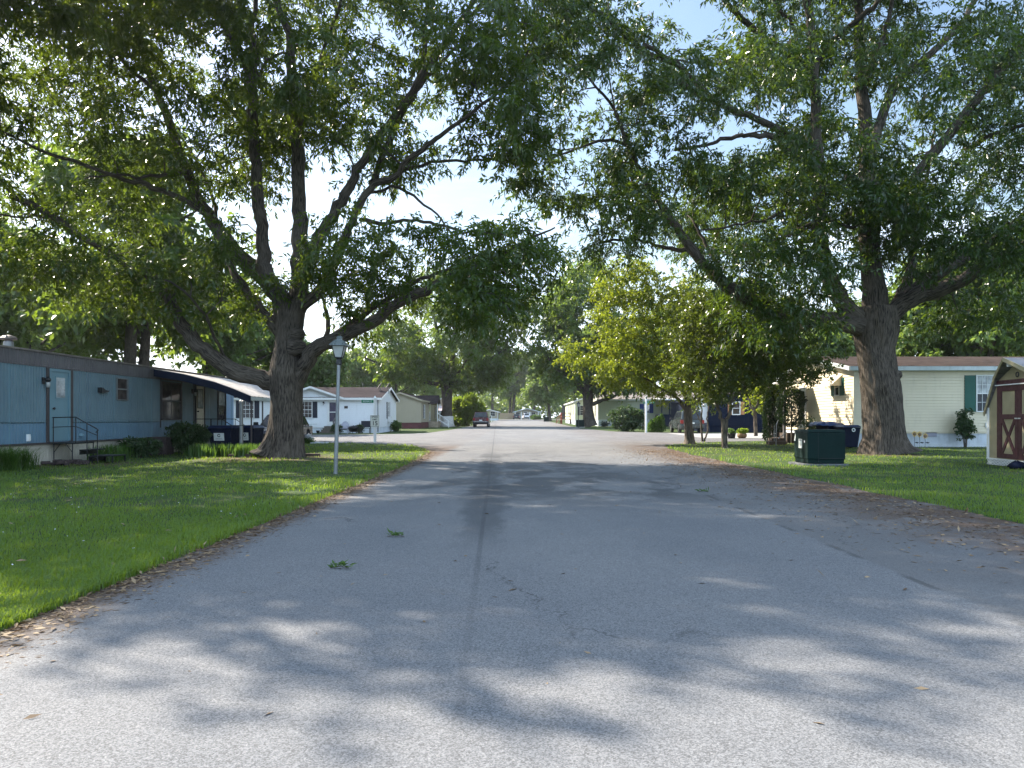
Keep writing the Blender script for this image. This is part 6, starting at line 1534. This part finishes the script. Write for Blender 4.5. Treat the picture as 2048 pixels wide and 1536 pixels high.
def vehicles():
    t = car('parked_car', 'dark red boxy sport utility car parked on the left edge of the road', gx(961.5, 87), 87 + 2.2, 0, 4.5, 1.78, 1.74, 'red_paint')
    m = MB(); m.box(-.62, .62, -2.29, -2.24, .78, .92) if False else m.box(-.8, .8, -2.275, -2.24, .62, .68); m.build('trim_strip', 'chrome', t, local=True)
    car('parked_car', 'grey crossover with red tail lights parked in the drive behind the small maples', gx(1384, 60), 62.2, 0, 4.7, 1.88, 1.74, 'grey_paint')
    car('parked_car', 'white sport utility car parked far off at the end of the road', gx(1053, 200), 214, .1, 4.7, 1.9, 1.75, 'white_paint')
    car('parked_car', 'dark saloon car parked far off at the road end, left of the white one', gx(1033, 200), 214, -.05, 4.5, 1.8, 1.5, 'dark_paint', 'saloon')
    car('parked_car', 'dark saloon car beyond the metal awning, mostly hidden behind the labelled bins', -11.4, 36.8, PI, 4.5, 1.75, 1.42, 'dark_paint', 'saloon')

# ------------------------------------------------------------------ plants and small things
def garden():
    rng = np.random.default_rng(77)
    def bed(x0, x1, y0, y1, n): return np.stack([x0 + (x1 - x0) * rng.random(n), y0 + (y1 - y0) * rng.random(n), np.zeros(n)], 1)
    blade_clump('iris_bed', 'bright green sword leaved iris bed in front of the labelled bins', bed(-10.4, -8.2, 24.0, 25.2, 170), .42, .034, 'iris', rng, 'plant', None, .22, 9)
    blade_clump('iris_bed', 'dark green iris clump under the small window of the blue home', bed(-12.4, -11.75, 22.0, 23.6, 40), .46, .035, 'iris', rng, 'plant', None, .25, 9)
    blade_clump('grass_clump', 'arching ornamental grass clump at the left picture edge by the skirting', bed(-12.35, -11.6, 17.6, 18.5, 46), .62, .016, 'iris', rng, 'plant', None, .75, 16)
    blade_clump('daylily_clump', 'small strappy plant beside the entry steps of the blue home', bed(-11.9, -11.5, 21.6, 22.0, 14), .3, .03, 'iris', rng, 'plant', None, .5, 9)
    bush('shrub', 'low dark leafy shrub against the skirting of the blue home', (-11.85, 23.9, 0), .6, .4, .62, 'shrub_leaf', 81, 46, 70, (.10, .055), R=.2)
    bush('shrub', 'big dark bush by the porch of the blue home, left of the bins', (-11.3, 26.2, 0), .68, .55, 1.12, 'shrub_leaf', 82, 90, 80, (.10, .05), R=.22)
    m = MB(); m.box(-12.3, -11.75, 25.5, 26.1, 0, .55); m.box(-12.34, -11.71, 25.46, 26.14, .55, .6)
    for q in range(5): m.box(-12.3 + .115 * q, -12.3 + .115 * q + .1, 25.488, 25.499, .02, .54)
    tag(m.build('planter_box', 'brick_dark', None), 'dark brown wooden planter box below the large window of the blue home', 'planter')
    m = MB(); r2 = random.Random(3)
    for q in range(26):
        a = r2.uniform(-.5, .5); b = r2.uniform(-.3, .3); h = .1 * (1 - abs(a)) + r2.uniform(0, .08)
        M2 = Matrix.Translation((-11.75 + a * .8, 19.9 + b, h * .7)) @ Matrix.Rotation(r2.uniform(0, 3), 4, 'Z') @ Matrix.Rotation(r2.uniform(-.4, .4), 4, 'X')
        k = MB(M2); k.box(-.1, .1, -.05, .05, -.035, .035); m.v += k.v; m.f += [tuple(i + len(m.v) - 8 for i in f) for f in k.f]
    o = m.build('brick_heap', 'brick_dark', None); stuff(o, 'low heap of dark old bricks at the foot of the cream skirting', 'bricks')
    for (x0, x1, D, lab) in ((457, 512, 24.1, 'old timber edging log on the grass left of the thick oak'), (604, 640, 24.6, 'old timber edging log on the grass right of the thick oak')):
        a, b = gx(x0, D), gx(x1, D); m = MB(); m.box(a, b, D - .07, D + .07, -.02, .1); tag(m.build('landscape_timber', 'timber', None, bevel=.02), lab, 'timber', 'timber edging by the oak')
    # white flowers and flat stone beyond the trunk
    D = 37.8; x = gx(613, D); T = thing('flowering_plant', 'small plant with white flower heads on the lawn right of the thick oak', 'plant', (x, D, 0))
    c = np.stack([x + .5 * (rng.random(26) - .5), D + .4 * (rng.random(26) - .5), .22 + .2 * rng.random(26)], 1); P, Dv, t = spray(c, 22, .1, rng, 0)
    leaf_object('flowers', P, Dv, .06, .05, 'petal', T, rng, .3, t); P, Dv, t = spray(c - np.array([0, 0, .16]), 24, .16, rng, .1); leaf_object('leaves', P, Dv, .12, .05, 'iris', T, rng, .3, t)
    m = MB(); x = gx(638, 37.5); m.box(x - .42, x + .42, 37.4, 37.75, 0, .05); tag(m.build('flat_stone', 'block_white', None, bevel=.02), 'flat white stone slab on the lawn beside the white flowers', 'stone')
    # right side
    for px, D, r, h, sd in ((1545, 40, .48, 2.66, 1), ): cone_shrub('juniper', 'tall dark clipped juniper column, left one of the pair by the driveway', (gx(px, D), D, 0), r, h, 'dark_leaf', 91, 6500, 'dark junipers', .55)
    cone_shrub('juniper', 'dark juniper with bare lower stems, right one of the pair by the block steps', (gx(1583, 38), 38, 0), .62, 2.6, 'dark_leaf', 92, 5200, 'dark junipers', .5, .3)
    for i, (px, h, lab) in enumerate(((1303, .98, 'bright green arborvitae, first from the left of a row of four'), (1309.5, 1.12, 'bright green arborvitae, second from the left of a row of four'), (1316, 1.28, 'bright green arborvitae, third from the left of a row of four'), (1323, 1.45, 'bright green arborvitae, tallest and rightmost of a row of four'))):
        D = 63.5; cone_shrub('arborvitae', lab, (gx(px, D), D, gz(D)), .30, h, 'arb_leaf', 110 + i, 1500, 'arborvitae row at the corner', .05, 0, (.12, .06))
    D = 70; cone_shrub('arborvitae', 'small dark spruce right beside the big rounded shrub', (gx(1285, D), D, gz(D)), .32, 1.5, 'dark_leaf', 121, 1300, None, .05, 0, (.12, .05))
    D = 66.5; bush('shrub', 'big rounded grey green shrub in front of the sage home', (gx(1253, D), D, gz(D)), 1.5, 1.2, 2.25, 'shrub_leaf', 131, 130, 80, (.16, .08), R=.36, stems=11)
    D = 88; bush('shrub', 'small dark plant at the foot of the sage home wall', (gx(1210, D), D, gz(D)), .4, .4, .7, 'dark_leaf', 132, 24, 40, (.12, .06))
    D = 97; bush('shrub', 'bright yellow green shrub tree beside the whitewashed oak', (gx(934, D), D, gz(D)), 2.2, 1.8, 4.0, 'lime_bush', 133, 170, 90, (.3, .14), R=.62, stems=12)
    D = 95.5; bush('shrub', 'bright yellow green low shrub at the foot of the whitewashed oak', (gx(915, D), D, gz(D)), .9, .8, 1.3, 'lime_bush', 134, 46, 60, (.24, .12), R=.4)
    D = 196; bush('shrub', 'clipped bright green bush in front of the house that closes the road', (gx(1072, D), D, gz(D)), 1.3, 1.0, 1.3, 'arb_leaf', 135, 50, 60, (.25, .14), R=.4)
    D = 47.2
    x = gx(1463, D); T = thing('flower_pot', 'black round flower pot with green leaves on the driveway edge', 'pot', (x, D, 0)); m = MB(); m.lathe([(.2, 0), (.26, .3), (.28, .33), (.25, .34), (.23, .3)], (x, D, 0), 16); m.build('pot', 'black_metal', T, smooth=True)
    c = np.stack([x + .3 * (rng.random(12) - .5), D + .3 * (rng.random(12) - .5), .4 + .14 * rng.random(12)], 1); P, Dv, t = spray(c, 40, .16, rng, 0); leaf_object('leaves', P, Dv, .1, .06, 'arb_leaf', T, rng, .4, t)
    x = gx(1484, D + .6); T = thing('flower_pot', 'rounded brown basket pot with a mound of bright leaves', 'pot', (x, D + .6, 0)); m = MB(); m.lathe([(.2, 0), (.29, .12), (.3, .22), (.25, .31), (.22, .3)], (x, D + .6, 0), 16); m.build('pot', 'cane', T, smooth=True)
    c = np.stack([x + .4 * (rng.random(20) - .5), D + .6 + .4 * (rng.random(20) - .5), .4 + .16 * rng.random(20)], 1); P, Dv, t = spray(c, 44, .17, rng, 0); leaf_object('leaves', P, Dv, .1, .07, 'lime_bush', T, rng, .4, t)
    bush('rose_bush', 'thin leggy rose bush behind the transformer box', (gx(1616, 34), 33.6, 0), .35, .3, 1.45, 'shrub_leaf', 141, 34, 34, (.08, .05), R=.2)
    # fallen oak sprigs on the road
    for px, py, L, lab, seed in ((681, 1139, .17, 'fresh green oak sprig lying on the asphalt, nearest the camera', 1), (793, 1075, .19, 'dark green oak sprig lying on the asphalt beyond the nearest one', 2), (1407, 985, .2, 'small green oak sprig lying on the right half of the road', 3)):
        D = H * F / (py - VY); x = gx(px, D); r = np.random.default_rng(seed); T = thing('fallen_sprig', lab, 'sprig', (x, D, .006), 0, 'green sprigs fallen on the road')
        m = MB(); m.tube([(x - L * .5, D, .012), (x, D + .01, .025), (x + L * .4, D - .01, .012)], .003, 5); m.build('twig', 'bark2', T)
        n = 26; P = np.stack([x + L * (r.random(n) - .5) * .8, D + .05 * (r.random(n) - .5), .012 + .03 * r.random(n)], 1); Dv = np.stack([r.normal(size=n), r.normal(size=n) * .6, .25 + .35 * r.random(n)], 1)
        leaf_object('leaves', P, Dv, .05 + .04 * r.random(n), .018, 'iris', T, r, .5)

def far_end():
    rng = np.random.default_rng(301); n = 34000
    x = -150 + 300 * rng.random(n); top = 13 + 4 * np.sin(x * .11) + 3 * np.sin(x * .31 + 1) + 2 * np.sin(x * .83)
    P = np.stack([x, 300 + 28 * rng.random(n), 1.5 + top * rng.random(n) ** .8], 1)
    o = leaf_object('far_wood', P, unit(rng, n), 1.6 * (.6 + .8 * rng.random(n)), 1.1, 'far_leaf', None, rng, .4, np.clip(.3 + .3 * np.sin(x * .5) + .4 * rng.random(n), 0, 1))
    stuff(o, 'hazy belt of woodland closing the view beyond the last homes', 'woodland')
    T = gable_home('mobile_home', 'low distant home with a shallow gabled roof closing the end of the road', -1.6, 5.7, 224, 236, gz(224) + .5, 3.35, 4.25, 'y', 'siding_beige', 'siding_beige', 'shingle_grey', 'grey_trim', .5, .2, .9, corner='grey_trim')
    for x in (-.6, 3.9): window(T, FR(x, 223.98, 2.0), 1.1, 1.1, 2, 1, 'white_trim', ('glass', 'glass'))
    door(T, FR(1.6, 223.98, 1.7), 1, 1.6, 'dark_plastic', 'white_trim')
    m = MB()
    for x in (-1.4, .4, 2.9, 5.3): m.box(x - .09, x + .09, 222.6, 222.78, gz(222), 3.3)
    m.build('porch_post', 'white_trim', T)
    T = gable_home('mobile_home', 'small distant home with a pale carport roof left of the road end', -9.0, -5.2, 178, 190, gz(178) + .5, 2.9, 3.4, 'y', 'siding_beige', 'skirt_white', 'shingle_grey', 'white_trim', .3, .2, .3)
    window(T, FR(-6.3, 177.98, 1.9), 1.0, 1.0, 2, 1, 'white_trim', ('glass', 'glass'))
    D = 214; g = gz(D); T = thing('board_fence', 'tan vertical board fence at the far end of the road', 'fence', (-3.5, D, g)); m = MB()
    for q in range(24): m.box(-5.6 + q * .17, -5.6 + q * .17 + .15, D, D + .03, g, g + 1.75 + .04 * (q % 3))
    m.build('boards', 'fence_tan', T); m = MB(); m.box(-5.7, -1.5, D + .03, D + .08, g + .4, g + .5); m.box(-5.7, -1.5, D + .03, D + .08, g + 1.3, g + 1.4); m.build('rails', 'fence_tan', T)
    D = 205; g = gz(D); T = thing('wheeled_bin', 'green wheeled bin left of the clipped bush at the road end', 'bin', (gx(1064, D), D, g)); x = gx(1064, D)
    m = MB(); m.frustum((x - .25, x + .25, D - .25, D + .25), (x - .32, x + .32, D - .32, D + .32), g, g + 1.0); m.build('body', 'trans_green', T); m = MB(); m.frustum((x - .34, x + .34, D - .34, D + .34), (x - .26, x + .26, D - .26, D + .26), g + 1.0, g + 1.1); m.build('lid', 'trans_green', T)

# ------------------------------------------------------------------ light, sky, camera
def light_and_camera():
    w = bpy.data.worlds.new('World'); SC.world = w; w.use_nodes = True; nt = w.node_tree; nt.nodes.clear(); g = G(nt)
    sky = g.n('ShaderNodeTexSky'); sky.sky_type = 'NISHITA'; sky.sun_disc = False; sky.sun_elevation = SUN_EL; sky.sun_rotation = -SUN_AZ; sky.air_density = 1.3; sky.dust_density = 1.2; sky.ozone_density = 1.5
    tc = g.n('ShaderNodeTexCoord').outputs['Generated']; x, y, z = g.sep(tc)
    # thin broken cloud: plane projected noise
    zc = g.math('MAXIMUM', z, .05); cv = g.n('ShaderNodeCombineXYZ'); nt.links.new(g.math('DIVIDE', x, zc), cv.inputs[0]); nt.links.new(g.math('DIVIDE', y, zc), cv.inputs[1])
    n = g.noise(cv.outputs[0], .75, 6, .58, .3)
    cl = g.math('MULTIPLY', g.ramp(n, .48, .70), g.ramp(z, .16, .42, .95, .08)); cl = g.math('MAXIMUM', cl, g.ramp(z, .04, .24, .75, 0))
    back = g.ramp(y, .10, -.30, 0, 1)     # unseen bright cloud bank added behind the camera to lift the shade
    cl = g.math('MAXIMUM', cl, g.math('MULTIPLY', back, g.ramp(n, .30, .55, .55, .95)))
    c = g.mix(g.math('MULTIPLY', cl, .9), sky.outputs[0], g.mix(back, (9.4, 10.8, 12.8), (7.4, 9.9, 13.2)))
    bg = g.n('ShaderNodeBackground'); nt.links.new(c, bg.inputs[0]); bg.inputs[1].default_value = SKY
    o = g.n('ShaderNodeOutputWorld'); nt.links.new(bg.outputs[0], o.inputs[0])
    L = bpy.data.lights.new('sun', 'SUN'); L.energy = SUN; L.angle = math.radians(.53); L.color = (1, .90, .77)
    so = bpy.data.objects.new('sun', L); C.objects.link(so)
    d = Vector((math.sin(SUN_AZ) * math.cos(SUN_EL), -math.cos(SUN_AZ) * math.cos(SUN_EL), -math.sin(SUN_EL)))   # light travels right and toward the eye
    so.rotation_euler = d.to_track_quat('-Z', 'Y').to_euler(); so.location = (-30, 40, 50)
    cam = bpy.data.cameras.new('camera'); co = bpy.data.objects.new('camera', cam); C.objects.link(co); co.location = (0, 0, H); co.rotation_euler = (PI / 2, 0, 0)
    cam.sensor_width = 36; cam.lens = F / 2048 * 36; cam.shift_x = -16 / 2048; cam.shift_y = 70 / 2048; cam.clip_end = 6000; cam.clip_start = .1
    SC.camera = co
    v = SC.view_settings; SC.display_settings.display_device = 'sRGB'; v.view_transform = 'Standard'; v.look = 'None'; v.exposure = EXPO; v.gamma = 1; v.use_curve_mapping = False
    cy = SC.cycles; cy.max_bounces = 6; cy.diffuse_bounces = 3; cy.glossy_bounces = 2; cy.transmission_bounces = 4; cy.transparent_max_bounces = 4; cy.volume_bounces = 0; cy.use_denoising = True; cy.denoiser = 'OPENIMAGEDENOISE'; cy.denoising_prefilter = 'ACCURATE'; cy.denoising_input_passes = 'RGB_ALBEDO_NORMAL'; cy.caustics_reflective = False; cy.caustics_refractive = False
    cy.sample_clamp_indirect = 6
def haze():
    m, nt = nodes('haze'); g = G(nt)
    v = g.n('ShaderNodeVolumePrincipled'); v.inputs['Color'].default_value = (.86, .92, 1, 1); v.inputs['Density'].default_value = HAZE; v.inputs['Anisotropy'].default_value = .55
    o = g.n('ShaderNodeOutputMaterial'); nt.links.new(v.outputs[0], o.inputs['Volume'])
    b = MB(); b.box(-180, 180, -30, 420, -1, 34); ob = b.build('haze', m); stuff(ob, 'thin pale summer haze hanging over the whole street', 'haze')

SKY, SUN, EXPO, HAZE = .08, 5.0, 1.58, .0002
setup_materials()
ground()
oak_left(); oak_off_frame(); oak_right(); oak_whitewashed(); oak_far_right(); maples(); background_trees()
blue_home(); white_home(); beige_home(); sage_home(); navy_home(); cream_home(); shed()
lamp_post('grey street lamp with a black four sided lantern at the left road edge', gx(671, 16.8), 16.8, 3.02, 'galv', 'lamp_top', 1.0, .03)
lamp_post('black street lamp far down the road by the sage home oak', gx(1157, 84), 84, 2.9, 'black_metal', 'black_metal', 1.25)
signs(); bins(); utility_boxes(); vehicles(); garden(); far_end()
light_and_camera()
if HAZE: haze()
